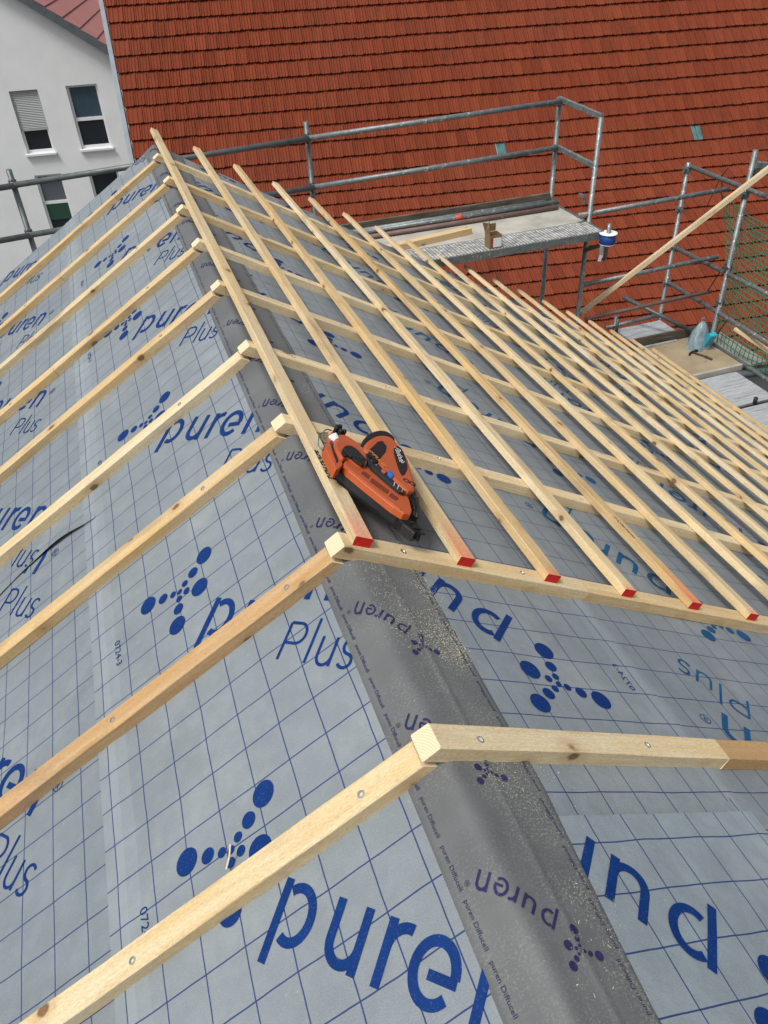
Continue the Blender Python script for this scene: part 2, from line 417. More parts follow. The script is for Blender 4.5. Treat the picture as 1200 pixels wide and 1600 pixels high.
def frange(a, b, st):
    n = max(1, int(round((b - a) / st))); return [a + (b - a) * i / n for i in range(n + 1)]
def sheet(name, key, u0, u1, v0, v1, st, m_, edge=None, stv=None):
    mb = MB(); us = frange(u0, u1, st); vs = frange(v0, v1, stv or st); mb.uv = []
    for v in vs:
        for u in us:
            vv = v
            if edge: vv = edge(u, v)
            mb.v.append(tuple(S(key, u, vv))); mb.uv.append((u, vv))
    n = len(us)
    for j in range(len(vs) - 1):
        for i in range(n - 1):
            q = (j * n + i, j * n + i + 1, (j + 1) * n + i + 1, (j + 1) * n + i)
            mb.f.append(q if key[0] == 'R' else q[::-1]); mb.m.append(0)
    mb.smooth = True
    return mb.build(name, m_, house)
def edgeLB2(u, v):
    e = 2.60 + .028 * math.sin((u - .9) * 7.5) + .010 * nz(u * 9, 4.2)
    t = (v - 2.6) / (V_END - 2.6); return e + (V_END - e) * t
s_LA1 = sheet("underlay_sheet", 'LA1', .03, .897, -1.2, 1.575, .025, M_LA)
s_LA2 = sheet("underlay_sheet", 'LA2', .03, .897, 1.55, V_END, .03, M_LA, stv=.035)
s_LB1 = sheet("underlay_sheet", 'LB1', .82, 3.4, -1.2, 2.72, .03, M_LB)
s_LB2 = sheet("underlay_sheet", 'LB2', .84, 3.4, 2.6, V_END, .03, M_LB, edge=edgeLB2)
s_RA1 = sheet("underlay_sheet", 'RA1', .044, .885, -1.2, .775, .015, M_RA1)
s_RA2 = sheet("underlay_sheet", 'RA2', .044, .880, .70, V_END, .025, M_RA2, stv=.03)
s_RB = sheet("underlay_sheet", 'RB', .80, 5.86, -1.2, V_END, .05, M_RB)

# insulation body, gable wall and side walls below the underlay
mb = MB()
def slab(P0, P1, P2, P3, nrm, t):
    top = [P0, P1, P2, P3]; bot = [p - nrm * t for p in top]
    mb.add(top + bot, [(0, 1, 2, 3), (7, 6, 5, 4), (0, 4, 5, 1), (1, 5, 6, 2), (2, 6, 7, 3), (3, 7, 4, 0)])
slab(rp(.07, -1.2, WR - .006), rp(5.84, -1.2, WR - .006), rp(5.84, V_END - .004, WR - .006), rp(.07, V_END - .004, WR - .006), RN, .14)
slab(lp(3.38, -1.2, WL - .006), lp(.07, -1.2, WL - .006), lp(.07, V_END - .004, WL - .006), lp(3.38, V_END - .004, WL - .006), LN, .14)
mb.build("insulation_layer", M_foam, house)
mb = MB()
zr = rp(5.5, 0, WR - .16); zl = lp(3.2, 0, WL - .16)
for y0, y1 in ((6.10, 6.34),):
    poly = [(zl.x, -12.0), (zr.x, -12.0), (zr.x, zr.z), (0.0, -.28), (zl.x, zl.z)]
    n = len(poly)
    mb.add([(x, y0, z) for x, z in poly] + [(x, y1, z) for x, z in poly], [tuple(range(n)), tuple(range(2 * n - 1, n - 1, -1))] + [(i, n + i, n + (i + 1) % n, (i + 1) % n) for i in range(n)])
mb.box(((zr.x - .12), 2.45, (-12 + zr.z) / 2), (.24, 7.28, 12 + zr.z))
mb.box(((zl.x + .12), 2.45, (-12 + zl.z) / 2), (.24, 7.28, 12 + zl.z))
mb.build("wall", M_plaster2, house)

# ---------- ridge tape
def zsm(x):
    zr_ = -x * math.tan(AL) + WR / math.cos(AL); zl_ = x * math.tan(BE) + WL / math.cos(BE)
    k = .010
    mm = max(-zr_, -zl_)
    return -(mm + k * math.log(math.exp((-zr_ - mm) / k) + math.exp((-zl_ - mm) / k))) + k * .35 * math.exp(-((x + .004) / .03) ** 2)
def tapeh(x, v):
    a = .0018 * nz(x * 14, v * 3.0, 2.2)
    a += .0085 * max(0, nz(v * 1.3 + 5, x * 5, 9.1)) * math.exp(-((x - .02 + .035 * nz(v * .9, 7.7)) / .022) ** 2)   # fold running along the ridge
    a += .0016 * max(0, nz(x * 18 + v * 6, v * 2.2, 8.8)) + .0030 * math.exp(-((x - .095 + .008 * nz(v * 1.5, 3.3)) / .006) ** 2)                       # edge of the sheet below
    a += .0015 * nz(x * 30, v * 9, 5)
    if x < -.02: a *= max(.2, 1 - (-.02 - x) / .06)
    return a
def T(x, v, off=0.0):
    e = 0.0
    return Vector((x, v, zsm(x) + (.0075 + tapeh(x, v) + off) * 1.12))
XL0, XR0 = -.0715, .2045
def tw(v): return 1 - .13 * min(1, max(0, (.85 - v) / .45))
mb = MB(); mb.uv = []; mb.smooth = True
xs = frange(XL0, XR0, .006); vs = frange(-1.2, V_END + .02, .03)
for v in vs:
    for i, x in enumerate(xs):
        e = .002 * nz(v * 3, 1.0 if i == 0 else 9.0) if i in (0, len(xs) - 1) else 0
        o = -.0045 if i in (0, len(xs) - 1) else 0
        xx = XL0 + (x - XL0) * tw(v)
        mb.v.append(tuple(T(xx + e, v, o))); mb.uv.append((xx, v))
n = len(xs)
for j in range(len(vs) - 1):
    for i in range(n - 1):
        mb.f.append((j * n + i, j * n + i + 1, (j + 1) * n + i + 1, (j + 1) * n + i)); mb.m.append(0)
s_tape = mb.build("ridge_tape", M_tape, house)

# ------------------------------------------------------------------ printed lettering
def arc(cx, cy, rx, ry, a0, a1, n=20):
    return [(cx + rx * math.cos(R_(a0 + (a1 - a0) * i / n)), cy + ry * math.sin(R_(a0 + (a1 - a0) * i / n))) for i in range(n + 1)]
def sub(pts, st=.008):
    out = [pts[0]]
    for a, b in zip(pts[:-1], pts[1:]):
        L = math.hypot(b[0] - a[0], b[1] - a[1]); k = max(1, int(L / st))
        out += [(a[0] + (b[0] - a[0]) * i / k, a[1] + (b[1] - a[1]) * i / k) for i in range(1, k + 1)]
    return out
SW = .0195
STROKES = [
    (sub([(.188, -.0100), (.188, -.167)]), SW), (arc(.2285, -.069, .040, .0495, 130, -118, 26), SW),
    (sub([(.327, -.0100), (.327, -.080)]) + arc(.361, -.080, .034, .0365, 180, 360, 18)[1:], SW), (sub([(.395, -.0100), (.395, -.126)]), SW),
    (sub([(.451, -.0100), (.451, -.126)]), SW), (arc(.489, -.062, .038, .0430, 180, 78, 12), SW),
    (arc(.5565, -.0680, .0415, .0490, 0, 318, 34), SW), (sub([(.545, -.0740), (.6035, -.0740)]), SW * .9),
    (sub([(.650, -.0100), (.650, -.126)]), SW), (arc(.685, -.055, .035, .0370, 180, 0, 18) + sub([(.720, -.055), (.720, -.126)])[1:], SW),
    (arc(.782, -.030, .0165, .0165, 0, 360, 22), .0028), (sub([(.777, -.040), (.777, -.020)], .01), .0026), (arc(.780, -.0250, .006, .005, 90, -90, 6), .0026), (sub([(.781, -.030), (.789, -.040)], .01), .0026),
]
PX, PY, PW = .637, -.298, .0082
PLUS = [
    (sub([(PX, PY), (PX, PY + .104)]), PW), (sub([(PX, PY + .104), (PX + .034, PY + .104)]) + arc(PX + .034, PY + .076, .027, .028, 90, -90, 12)[1:] + sub([(PX + .034, PY + .048), (PX, PY + .048)])[1:], PW),
    (sub([(PX + .092, PY), (PX + .092, PY + .122)]), PW),
    (sub([(PX + .124, PY + .076), (PX + .124, PY + .026)]) + arc(PX + .147, PY + .026, .023, .025, 180, 360, 12)[1:], PW), (sub([(PX + .170, PY + .076), (PX + .170, PY)]), PW),
    (arc(PX + .217, PY + .056, .019, .019, 35, 255, 12) + arc(PX + .214, PY + .019, .020, .018, 85, -150, 12), PW),
]
DOTS = [(0, 0, .0085, .0105), (-.024, -.0115, .0115, .0125), (-.061, -.0275, .0175, .019), (-.116, -.054, .0305, .0325),
        (.004, .0285, .0115, .0125), (.015, .0675, .0185, .020), (.026, .1285, .0295, .0325),
        (.028, .005, .0115, .013), (.079, .020, .031, .033), (.0135, -.0235, .0110, .0125), (.0335, -.0560, .0180, .020), (.065, -.1075, .0300, .0325)]
C45 = math.sqrt(.5)
class Print:
    def __init__(s): s.mb = MB(); s.k = 0
    def quadpts(s, pts, fn, clip):
        pass
    def ribbon(s, pts, w, fn, clip):
        s.k += 1; off = .00006 * (s.k % 7)
        n = len(pts); L = []; 
        for i, p in enumerate(pts):
            a = pts[max(i - 1, 0)]; b = pts[min(i + 1, n - 1)]; d = math.hypot(b[0] - a[0], b[1] - a[1]) or 1
            nx, ny = -(b[1] - a[1]) / d * w / 2, (b[0] - a[0]) / d * w / 2
            L.append([(p[0] + nx * q, p[1] + ny * q) for q in (-1, 0, 1)])
        for i in range(n - 1):
            for j in (0, 1):
                q = [L[i][j], L[i + 1][j], L[i + 1][j + 1], L[i][j + 1]]
                s.face(q, fn, clip, off)
    def dot(s, cx, cy, rx, ry, fn, clip, sc=1):
        s.k += 1; off = .00006 * (s.k % 7); N = 22; M = 3 if max(rx, ry) > .02 else 1
        for r in range(M):
            a0, a1 = r / M, (r + 1) / M
            for i in range(N):
                t0, t1 = 2 * math.pi * i / N, 2 * math.pi * (i + 1) / N
                q = [(cx + rx * a * math.cos(t), cy + ry * a * math.sin(t)) for a, t in ((a0, t0), (a1, t0), (a1, t1), (a0, t1))]
                if r == 0: q = q[1:]+[(cx, cy)]
                s.face(q, fn, clip, off)
    def face(s, q, fn, clip, off):
        uv = [fn(*p) for p in q]
        cu = sum(a[0] for a in uv) / len(uv); cv = sum(a[1] for a in uv) / len(uv)
        if clip and not clip(cu, cv): return
        s.mb.add([s.surf(a, b, off) for a, b in uv], [tuple(range(len(uv)))])
    def group(s, uc, vc, side, clip, sc=1.0, dots=True, plus=True):
        sg = -1 if side == 'L' else 1
        def fn(x, y):
            X = (x + y) * C45 * sc; Y = (-x + y) * C45 * sc
            return (uc - X, vc + Y) if side == 'L' else (uc - X, vc - Y)
        for p, w in STROKES: s.ribbon(p, w, fn, clip)
        if plus:
            for p, w in PLUS: s.ribbon(p, w, fn, clip)
        if dots:
            for cx, cy, rx, ry in DOTS: s.dot(cx, cy, rx * .96, ry * .96, fn, clip)
# text through a font curve, flattened to a mesh once
def text_mesh(txt, shear=0.0):
    cu = bpy.data.curves.new("tmp", 'FONT'); cu.body = txt; cu.size = 1.0; cu.shear = shear; cu.resolution_u = 3
    ob = bpy.data.objects.new("tmp", cu); COL.objects.link(ob)
    dg = bpy.context.evaluated_depsgraph_get(); me = bpy.data.meshes.new_from_object(ob.evaluated_get(dg))
    vs = [(v.co.x, v.co.y) for v in me.vertices]; fs = [tuple(p.vertices) for p in me.polygons]
    bpy.data.objects.remove(ob); bpy.data.curves.remove(cu); bpy.data.meshes.remove(me)
    x0 = min(v[0] for v in vs); x1 = max(v[0] for v in vs)
    return [(v[0] - x0, v[1]) for v in vs], fs, x1 - x0
def stamp(mb, tm, length, fn, height=None):
    vs, fs, w = tm; k = length / w; ky = height or k
    mb.add([fn(x * k, y * ky) for x, y in vs], fs)

def make_print(key, parent, mt, groups, clip, extra=None):
    p = Print()
    p.surf = lambda u, v, off: S(key, u, v, .0016 + off)
    for uc, vc in groups: p.group(uc, vc, key[0], clip)
    if extra: extra(p.mb, p.surf)
    # orientation upward
    N = RN if key[0] == 'R' else LN
    for i, f in enumerate(p.mb.f):
        a, b, c = [Vector(p.mb.v[j]) for j in f[:3]]
        if (b - a).cross(c - a).dot(N) < 0: p.mb.f[i] = f[::-1]
    return p.mb.build("printed_lettering", mt, parent)
tm_code = text_mesh("0724-3"); tm_diff = text_mesh("puren Diffucell")
def codes(side, lst):
    def ex(mb, surf):
        for u0, v0 in lst:
            if side == 'L': fn = lambda x, y: surf(u0 - y, v0 - x, 0)
            else: fn = lambda x, y: surf(u0 + y, v0 + x, 0)
            stamp(mb, tm_code, .098, fn, .030)
    return ex
PV = 1.045
LU0 = .5417
make_print('LA1', s_LA1, M_blue, [(LU0, 1.0332 + PV * k) for k in (-2, -1, 0, 1)], lambda u, v: .105 < u < .89 and -1.1 < v < 1.56, codes('L', [(.805, 1.046 + PV * k) for k in (-1, 0)]))
make_print('LA2', s_LA2, M_blue, [(LU0, 1.894 + PV * k) for k in range(0, 6)], lambda u, v: .105 < u < .89 and 1.58 < v < V_END, codes('L', [(.805, 1.893 + PV * k) for k in range(0, 4)]))
make_print('LB1', s_LB1, M_blue, [(u, 3.16 + PV * k) for k in range(-4, 1) for u in (1.58, 2.78)], lambda u, v: .90 < u < 3.3 and -1.1 < v < 2.62 + .05 * math.sin((u - .9) * 7.5))
make_print('LB2', s_LB2, M_blue, [(u, 3.44 + PV * k) for k in range(0, 4) for u in (1.58, 2.78)], lambda u, v: .90 < u < 3.3 and v < V_END and v > 2.605 + .028 * math.sin((u - .9) * 7.5) + .010 * nz(u * 9, 4.2))
make_print('RA1', s_RA1, M_blue, [(.530, .314 + PV * k) for k in (-1, 0)], lambda u, v: .23 < u < .87 and -1.1 < v < .77)
make_print('RA2', s_RA2, M_blue, [(.511, 1.155 + PV * k) for k in range(-1, 6)], lambda u, v: .24 < u < .87 and .785 < v < V_END, codes('R', [(.783, 1.158 + PV * k) for k in range(0, 4)]))
grp = [(1.549 + 1.19 * c, .500 + PV * k - .37 * c) for c in range(0, 4) for k in range(-1, 8)]
make_print('RB', s_RB, M_blue_sheen, grp, lambda u, v: .885 < u < 5.8 and -1.1 < v < V_END)
# tape printing
p = Print()
def tsurf(u, v, off):
    x = u * math.cos(AL) - .042 * math.sin(AL)
    return T(x, v, .0014 + off)
p.surf = tsurf
for k in range(-4, 17):
    p.group(.128, .519 + .3555 * k, 'R', lambda u, v: -.12 < u < .25 and -1.1 < v < V_END, sc=.285, plus=False)
for k in range(-9, 52):
    v0 = .871 + .1055 * k
    if v0 > V_END: break
    xe = XL0 + .014
    stamp(p.mb, tm_diff, .088, lambda x, y: T(xe + y * .8, v0 - x, .0016), .0135)
    xr = XL0 + (XR0 - XL0) * tw(v0) - .016
    stamp(p.mb, tm_diff, .088, lambda x, y: T(xr - y * .8, v0 - .04 + x, .0016), .0135)
for i, f in enumerate(p.mb.f):
    a, b, c = [Vector(p.mb.v[j]) for j in f[:3]]
    if (b - a).cross(c - a).z < 0: p.mb.f[i] = f[::-1]
p.mb.build("printed_lettering", M_violet, s_tape)

# ------------------------------------------------------------------ sawn boards
PALE = (.80, .705, .50); WARM = (.76, .63, .41); ORNG = (.66, .46, .255); CREAM = (.84, .76, .57)
def jit(c, a=.05):
    k = 1 + random.uniform(-a, a); w = random.uniform(-.02, .045)
    return (c[0] * k, c[1] * k - w * .5, c[2] * k - w)
def board(name, P0, X, Y, Z, L, W, H, color, mats, label, group, cut0=0.0, cut1=0.0, wob=.0020, cat="batten", seg=.12):
    """P0: centre of the top edge line at the start; local X runs along the board, top face at local z = 0"""
    mb = MB(); n = max(3, int(L / seg)); sd_ = random.random() * 90; ch = .0022
    prof = [(-W / 2 + ch, 0), (W / 2 - ch, 0), (W / 2, -ch), (W / 2, -H + ch), (W / 2 - ch, -H), (-W / 2 + ch, -H), (-W / 2, -H + ch), (-W / 2, -ch)]
    for i in range(n + 1):
        x = L * i / n
        for k, (y, z) in enumerate(prof):
            dx = 0
            if i == 0: dx = cut0 * (-z / H)
            if i == n: dx = cut1 * (-z / H)
            e = wob * nz(x * 5 + sd_, k * 3.3, sd_) if z > -H / 2 else 0
            ey = wob * 1.2 * nz(x * 3.5 + sd_, 20 + k * 2.1, sd_) + .0015 * nz(x * .6 + sd_, 4, sd_) * (1 if 0 < i < n else 0)
            mb.v.append((x + dx, y + ey, z + e))
    for i in range(n):
        for k in range(8):
            mb.f.append((i * 8 + k, i * 8 + (k + 1) % 8, (i + 1) * 8 + (k + 1) % 8, (i + 1) * 8 + k)[::-1]); mb.m.append(0)
    mb.f.append(tuple(range(0, 8))); mb.m.append(1)
    mb.f.append(tuple(n * 8 + k for k in range(7, -1, -1))); mb.m.append(2)
    o = mb.build(name, mats)
    M4 = Matrix((X, Y, Z)).transposed().to_4x4(); M4.translation = P0
    o.matrix_world = M4; o.color = (*color, 1)
    tag(o, label, cat, group)
    return o
def add_screws(o, xs):
    for x in xs:
        mb = MB(); y = random.uniform(-.008, .008)
        mb.lathe((x, y, .0004), (0, 0, 1), [(.0085, -.001), (.0085, .0012), (.0050, .0016), (.0038, -.0010), (.0003, -.0012)], 16)
        q = mb.build("screw", M_screw, o) 
ordn = ["first", "second", "third", "fourth", "fifth", "sixth", "seventh", "eighth", "ninth", "tenth", "eleventh", "twelfth", "thirteenth", "fourteenth", "fifteenth", "sixteenth", "seventeenth", "eighteenth"]
VB = [0.90317, 1.54171, 2.18607, 2.77048, 3.42006, 4.02089, 4.63136, 5.27205, 5.89602]
W_, H_ = .0635, .042
rcol = [PALE, PALE, CREAM, CREAM, CREAM, CREAM, PALE, PALE, CREAM]
lcol = [PALE, ORNG, WARM, CREAM, WARM, WARM, PALE, WARM, WARM]
joints = [.905, .876, .83, .86, .90, .87, .89, .84, .91]
wmats = [M_wood, M_end, M_end]
for i, v in enumerate(VB):
    vc = v + W_ / 2
    # right slope: two pieces per row
    j = joints[i]; o_ = ordn[i]
    skew = .0
    b1 = board("counter_batten", rp(0, vc), RU, VY, RN, j, W_, H_, jit(rcol[i]), wmats,
               "short counter batten at the ridge on the right slope, %s row from camera" % o_, "counter battens on the right slope", cut0=-.021)
    if i > 1: j2 = 3.3 + random.uniform(-.5, .5)
    else: j2 = 3.2
    b2 = board("counter_batten", rp(j + .0015, vc + random.uniform(-.001, .001), -.0008), RU, VY, RN, j2 - j, W_, H_ - .001, ((.56, .41, .245) if i == 0 else jit(WARM if i == 1 else rcol[i], .06)), wmats,
               "middle counter batten on the right slope, %s row from the camera" % o_, "counter battens on the right slope")
    b3 = board("counter_batten", rp(j2 + .0015, vc, -.0004), RU, VY, RN, 5.80 - j2, W_, H_ - .001, jit(rcol[i], .06), wmats,
               "lowest counter batten above the right eave, %s row from camera" % o_, "counter battens on the right slope")
    add_screws(b1, [.11 if i < 1 else .19, .62]); add_screws(b2, [.5, 1.2, 1.9])
    # left slope
    lj = None
    segs = [(.055, 3.1)]
    if i == 8: segs = [(.055, .41), (.4125, 3.1)]
    if i == 5: segs = [(.055, 1.0), (1.0025, 3.1)]
    if i == 7: segs = [(.055, .93), (.9325, 3.1)]
    for q, (a, b) in enumerate(segs):
        lb = "counter batten on the left slope, %s row from the camera" % o_
        if i == 1: lb = "orange brown counter batten on the left slope, second row from the camera"
        if i == 0: lb = "long pale counter batten on the left slope nearest to the camera"
        if len(segs) > 1: lb = ("short upper" if q == 0 else "long lower") + " counter batten on the left slope, %s row from the camera" % o_
        lo = board("counter_batten", lp(a, vc, -.016), LU, -VY, LN, b - a, W_, H_, jit(lcol[i], .03), wmats, lb, "counter battens on the left slope", cut0=(-.024 if q == 0 else 0))
        add_screws(lo, [.14, .75] if i < 2 else [.3])
# tile battens on the right slope
U0, DU, TW, TH = .02507, .33545, .0527, .0293
tcol = [PALE, PALE, WARM, CREAM, WARM, PALE, CREAM, PALE, PALE, CREAM, CREAM, PALE, PALE, CREAM, PALE, WARM, PALE, WARM]
tmats = [M_woodred, M_red, M_red]
spec = {0: "tile batten nearest the ridge, its red end beside the nail gun", 1: "tile batten with faded red end, passing under the top of the nail gun"}
tb = []
for k in range(18):
    u = U0 + DU * k + TW / 2 + random.uniform(-.002, .002); v0 = 1.5527 + (random.uniform(-.006, .006) if k > 5 else 0)
    v1 = 6.73 + random.uniform(-.015, .02)
    lb = spec.get(k, "%s tile batten down from the ridge, laid lengthwise over the counter battens" % ordn[k])
    al_ = [.62, .80, .12, .10, .95, .08][k] if k < 6 else random.choice([.05, .1, .3])
    tb.append(board("tile_batten", rp(u, v0, TH), VY, -RU, RN, v1 - v0, TW, TH, jit(tcol[k], .04), tmats, lb, "tile battens on the right slope", seg=.15)); tb[-1].color[3] = al_
# black stencil marks on two battens
def marks(o, x0, y0, rows, sc):
    mb = MB()
    for r, row in enumerate(rows):
        for c, ch in enumerate(row):
            if ch == '#':
                x = x0 + c * sc; y = y0 - r * sc * .9
                mb.add([(x, y, .0016), (x + sc * .85, y, .0016), (x + sc * .85, y - sc * .75, .0016), (x, y - sc * .75, .0016)], [(0, 3, 2, 1)])
    mb.build("stencil_mark", M_rubber, o)
marks(tb[0], .272, .024, ["##.###.#.###.##.####", "#.##.###.#.##.###.##", "#.###.#..###..#", "###.#.##.#.#.##", "..#.###..#.#..#", "####..#.###.#.#", "#.#.###.#..####"], .0078)
marks(tb[4], .37, .018, ["##.#.##.#.###.#.##..#", "#.##.#.##.#.##.#.#.##"], .0065)

# sawdust on the tape and beside it
mb = MB()
for i in range(15000):
    v = random.triangular(.35, 2.9, 1.25); x = random.gauss(.13, .075)
    if x < -.05 or x > .42: continue
    if i > 8000: v = random.gauss(1.25, .22); x = random.gauss(.19, .055)
    if nz(x * 9, v * 5, 3) < random.uniform(.0, .30): continue
    if x < XR0: pz = T(x, v, .0012)
    else:
        u = (x + .0207) / math.cos(AL)
        if random.random() < .35: continue
        pz = S('RA1' if v < .775 else 'RA2', u, v, .0014)
    a = random.uniform(0, math.pi); l = random.uniform(.0005, .0012) * (3.0 if random.random() < .06 else 1); w = random.uniform(.0003, .0007)
    d = Vector((math.cos(a), math.sin(a), 0)); e = Vector((-math.sin(a), math.cos(a), random.uniform(-.3, .3)))
    d.z = -d.x * .5 + random.uniform(-.2, .2)
    mb.add([pz - d * l - e * w, pz + d * l - e * w, pz + d * l + e * w + Vector((0, 0, .0008)), pz - d * l + e * w + Vector((0, 0, .0005))], [(0, 1, 2, 3)])
tag(mb.build("sawdust", noisy("pale_sawdust", (.50, .46, .32), (.66, .64, .54), 40, .9)), "pale sawdust scattered over the grey ridge tape near the front battens", "sawdust", kind='stuff')
# splinter on the near left counter batten
mb = MB(); a = lp(.548, .985, -.03); mb.path([a, a + Vector((.012, .018, .012)), a + Vector((.020, .034, .030))], .0022, 5)
tag(mb.build("wood_splinter", M_end), "pale splinter of wood standing behind the nearest left counter batten", "splinter")

# ------------------------------------------------------------------ nail gun lying on the first two tile battens
gun = thing("nail_gun", "orange and black cordless nail gun lying across the two uppermost tile battens", "nail gun", rp(.15, 1.85, .05))
gl = Vector(gun.location)
F = lambda x, y, z: rp(x, y, z) - gl
def gp(name, poly, z0, z1, m_, ch=.004, parent=None, **k):
    mb = MB(); mb.prism(poly, z0, z1, F, ch, **k); return mb.build(name, m_, parent or gun)
def rounded(poly, it=2):
    for _ in range(it):
        q = []
        for i in range(len(poly)):
            a, b = poly[i], poly[(i + 1) % len(poly)]
            q += [(a[0] * .78 + b[0] * .22, a[1] * .78 + b[1] * .22), (a[0] * .22 + b[0] * .78, a[1] * .22 + b[1] * .78)]
        poly = q
    return poly
MAG = [(0.0428, 1.8267), (0.0857, 1.8954), (0.2293, 1.6765), (0.2401, 1.6558), (0.2192, 1.5859), (0.2029, 1.5774), (0.1662, 1.6312), (0.0819, 1.7643)]
LOW = [(0.0417, 1.8101), (0.0846, 1.8846), (0.1052, 1.8323), (0.1276, 1.836), (0.1492, 1.8611), (0.2114, 1.7312), (0.2273, 1.7258), (0.1994, 1.6218), (0.1593, 1.6192), (0.0961, 1.7173)]
CYL = [(0.0455, 1.926), (0.0756, 1.9817), (0.1076, 2.0007), (0.1451, 1.9587), (0.1493, 1.9029), (0.1306, 1.8424), (0.1049, 1.8114), (0.0702, 1.8561), (0.043, 1.8267), (0.0364, 1.8689)]
WIN = [(0.0483, 1.8657), (0.0785, 1.9153), (0.1093, 1.9234), (0.1269, 1.8709), (0.1114, 1.8174), (0.0957, 1.8163), (0.0706, 1.8544), (0.0457, 1.8365)]
HEAD = [(0.0135, 1.9158), (0.0849, 2.0372), (0.0977, 2.023), (0.0601, 1.9521), (0.0474, 1.8354), (0.0439, 1.8119), (0.0126, 1.7743), (0.0082, 1.7948)]
SLOT = [(0.0392, 1.936), (0.0511, 1.9491), (0.0331, 1.8251), (0.0231, 1.814)]
BACK = [(0.1931, 2.0287), (0.2179, 2.0811), (0.2608, 2.1406), (0.3112, 2.189), (0.3519, 2.2086), (0.3759, 2.1928), (0.3743, 2.1475), (0.3011, 2.0302), (0.2224, 1.9865)]
HOUS = [(0.1349, 1.9138), (0.1731, 1.9776), (0.2267, 2.0349), (0.2705, 2.0617), (0.2989, 2.054), (0.3064, 1.9953), (0.3061, 1.9325), (0.2815, 1.8466), (0.2626, 1.7676), (0.242, 1.7283), (0.2047, 1.7166), (0.1779, 1.8102), (0.1585, 1.8937)]
PAN = [(0.1425, 1.8957), (0.2374, 2.0168), (0.2437, 1.9612), (0.1538, 1.8377), (0.1497, 1.8689)]
PLATE = [(0.2585, 1.9618), (0.2915, 2.0005), (0.3036, 1.9816), (0.2768, 1.8656), (0.2353, 1.8036), (0.2219, 1.802)]
STRIPE = [(0.1504, 1.9185), (0.1641, 1.9149), (0.1749, 1.867), (0.1872, 1.8246), (0.2227, 1.7572), (0.2306, 1.749), (0.1957, 1.7036), (0.1628, 1.7625), (0.1284, 1.8334)]
H1 = [(0.2318, 1.7768)]
H2 = [(0.2493, 1.7676)]
PUSH = [(0.2397, 1.7567), (0.272, 1.7857), (0.2689, 1.7516), (0.2421, 1.6854), (0.2217, 1.6592), (0.2273, 1.7035)]
NOSE = [(0.1679, 1.6446), (0.2255, 1.6596), (0.2276, 1.6288), (0.2152, 1.5806), (0.1943, 1.57), (0.1718, 1.6056)]
S1 = [(0.091, 1.7855), (0.1084, 1.808), (0.1247, 1.7864), (0.1071, 1.7626)]
S2 = [(0.1065, 1.7504), (0.1251, 1.7771), (0.1637, 1.7244), (0.1446, 1.7011)]
S3 = [(0.1452, 1.6915), (0.1656, 1.7168), (0.1813, 1.6942), (0.1649, 1.6756)]
BTN = [(0.175, 1.8009), (0.1908, 1.8179), (0.1962, 1.7915), (0.1816, 1.7736)]
BTN2 = [(0.1579, 1.8071), (0.1836, 1.8353), (0.1891, 1.8231), (0.171, 1.7946)]
M1 = [(0.1755, 1.7377), (0.1892, 1.7633)]
M2 = [(0.1826, 1.7251), (0.1966, 1.7497)]
M3 = [(0.1924, 1.7136), (0.2054, 1.7367)]
TXT = [(0.1464, 1.8853), (0.1672, 1.8226)]
LAB = [(0.2644, 1.954), (0.2471, 1.8421)]
KNOB = [(0.0805, 2.0121), (0.103, 2.0405), (0.0905, 1.9938), (0.11, 2.0041)]
CAP = [(0.0673, 1.9587), (0.0525, 1.9355)]
HK = [(0.0144, 1.9073), (0.0073, 1.956), (0.0547, 2.0397), (0.0854, 2.0422), (0.02, 1.9619), (0.0634, 2.0216)]

gp("magazine", rounded(MAG, 1), .030, .064, M_black, .004)
gp("magazine_rail", [(MAG[0][0] + .004, MAG[0][1] + .001), (MAG[7][0] + .004, MAG[7][1] + .006), (MAG[6][0] + .004, MAG[6][1] + .008), (MAG[6][0] - .002, MAG[6][1] + .002), (MAG[7][0] - .003, MAG[7][1] - .002), (MAG[0][0] - .003, MAG[0][1] - .004)], .040, .0665, M_darkpanel, .001)
gp("rear_cover", rounded(BACK, 2), .030, .058, M_black, .006)
hb = gp("motor_housing", rounded(HOUS, 2), .050, .105, M_orange, .009)
gp("grip_recess", rounded(PAN, 1), .100, .1068, M_black, .0015, hb)
lab = gp("name_plate", rounded(PLATE, 2), .100, .1072, M_black, .0015, hb)
body = gp("body", rounded(LOW, 1), .066, .088, M_orange, .004)
gp("body_rib", [(.046, 1.812), (.052, 1.822), (.166, 1.637), (.159, 1.630)], .080, .0895, M_orange, .001, body)
for S_ in (S1, S2, S3): gp("body_slot", S_, .085, .0888, M_orange_dk, .0005, body)
gp("cylinder_shell", rounded(CYL, 2), .066, .0985, M_orange, .006)
win = gp("cylinder_window", rounded(WIN, 1), .094, .1020, M_black, .002)
for k in range(5):
    x, y = .058 + k * .0125, 1.862 + k * .003
    gp("cooling_fin", [(x, y + .020), (x + .005, y + .026), (x + .018, y - .016 - k * .002), (x + .013, y - .022 - k * .002)], .1015, .1050, M_darkpanel, .0008, win)
gp("side_stripe", rounded(STRIPE, 1), .086, .0992, M_darkpanel, .0015)
hd = gp("head_block", rounded(HEAD, 1), .058, .088, M_orange, .003)
gp("head_slot", SLOT, .086, .0888, M_black, .0003, hd)
gp("head_plate", [(.020, 1.890), (.030, 1.905), (.024, 1.822), (.014, 1.800)], .086, .0895, M_orange, .0008, hd)
mb = MB(); mb.lathe(F(.066, 1.962, .086), RU * -.45 + VY * .35 + RN * .45, [(.0005, .020), (.012, .019), (.0145, .014), (.0145, -.01)], 22); mb.build("silver_cap", M_white, gun, True)
nose = MB()
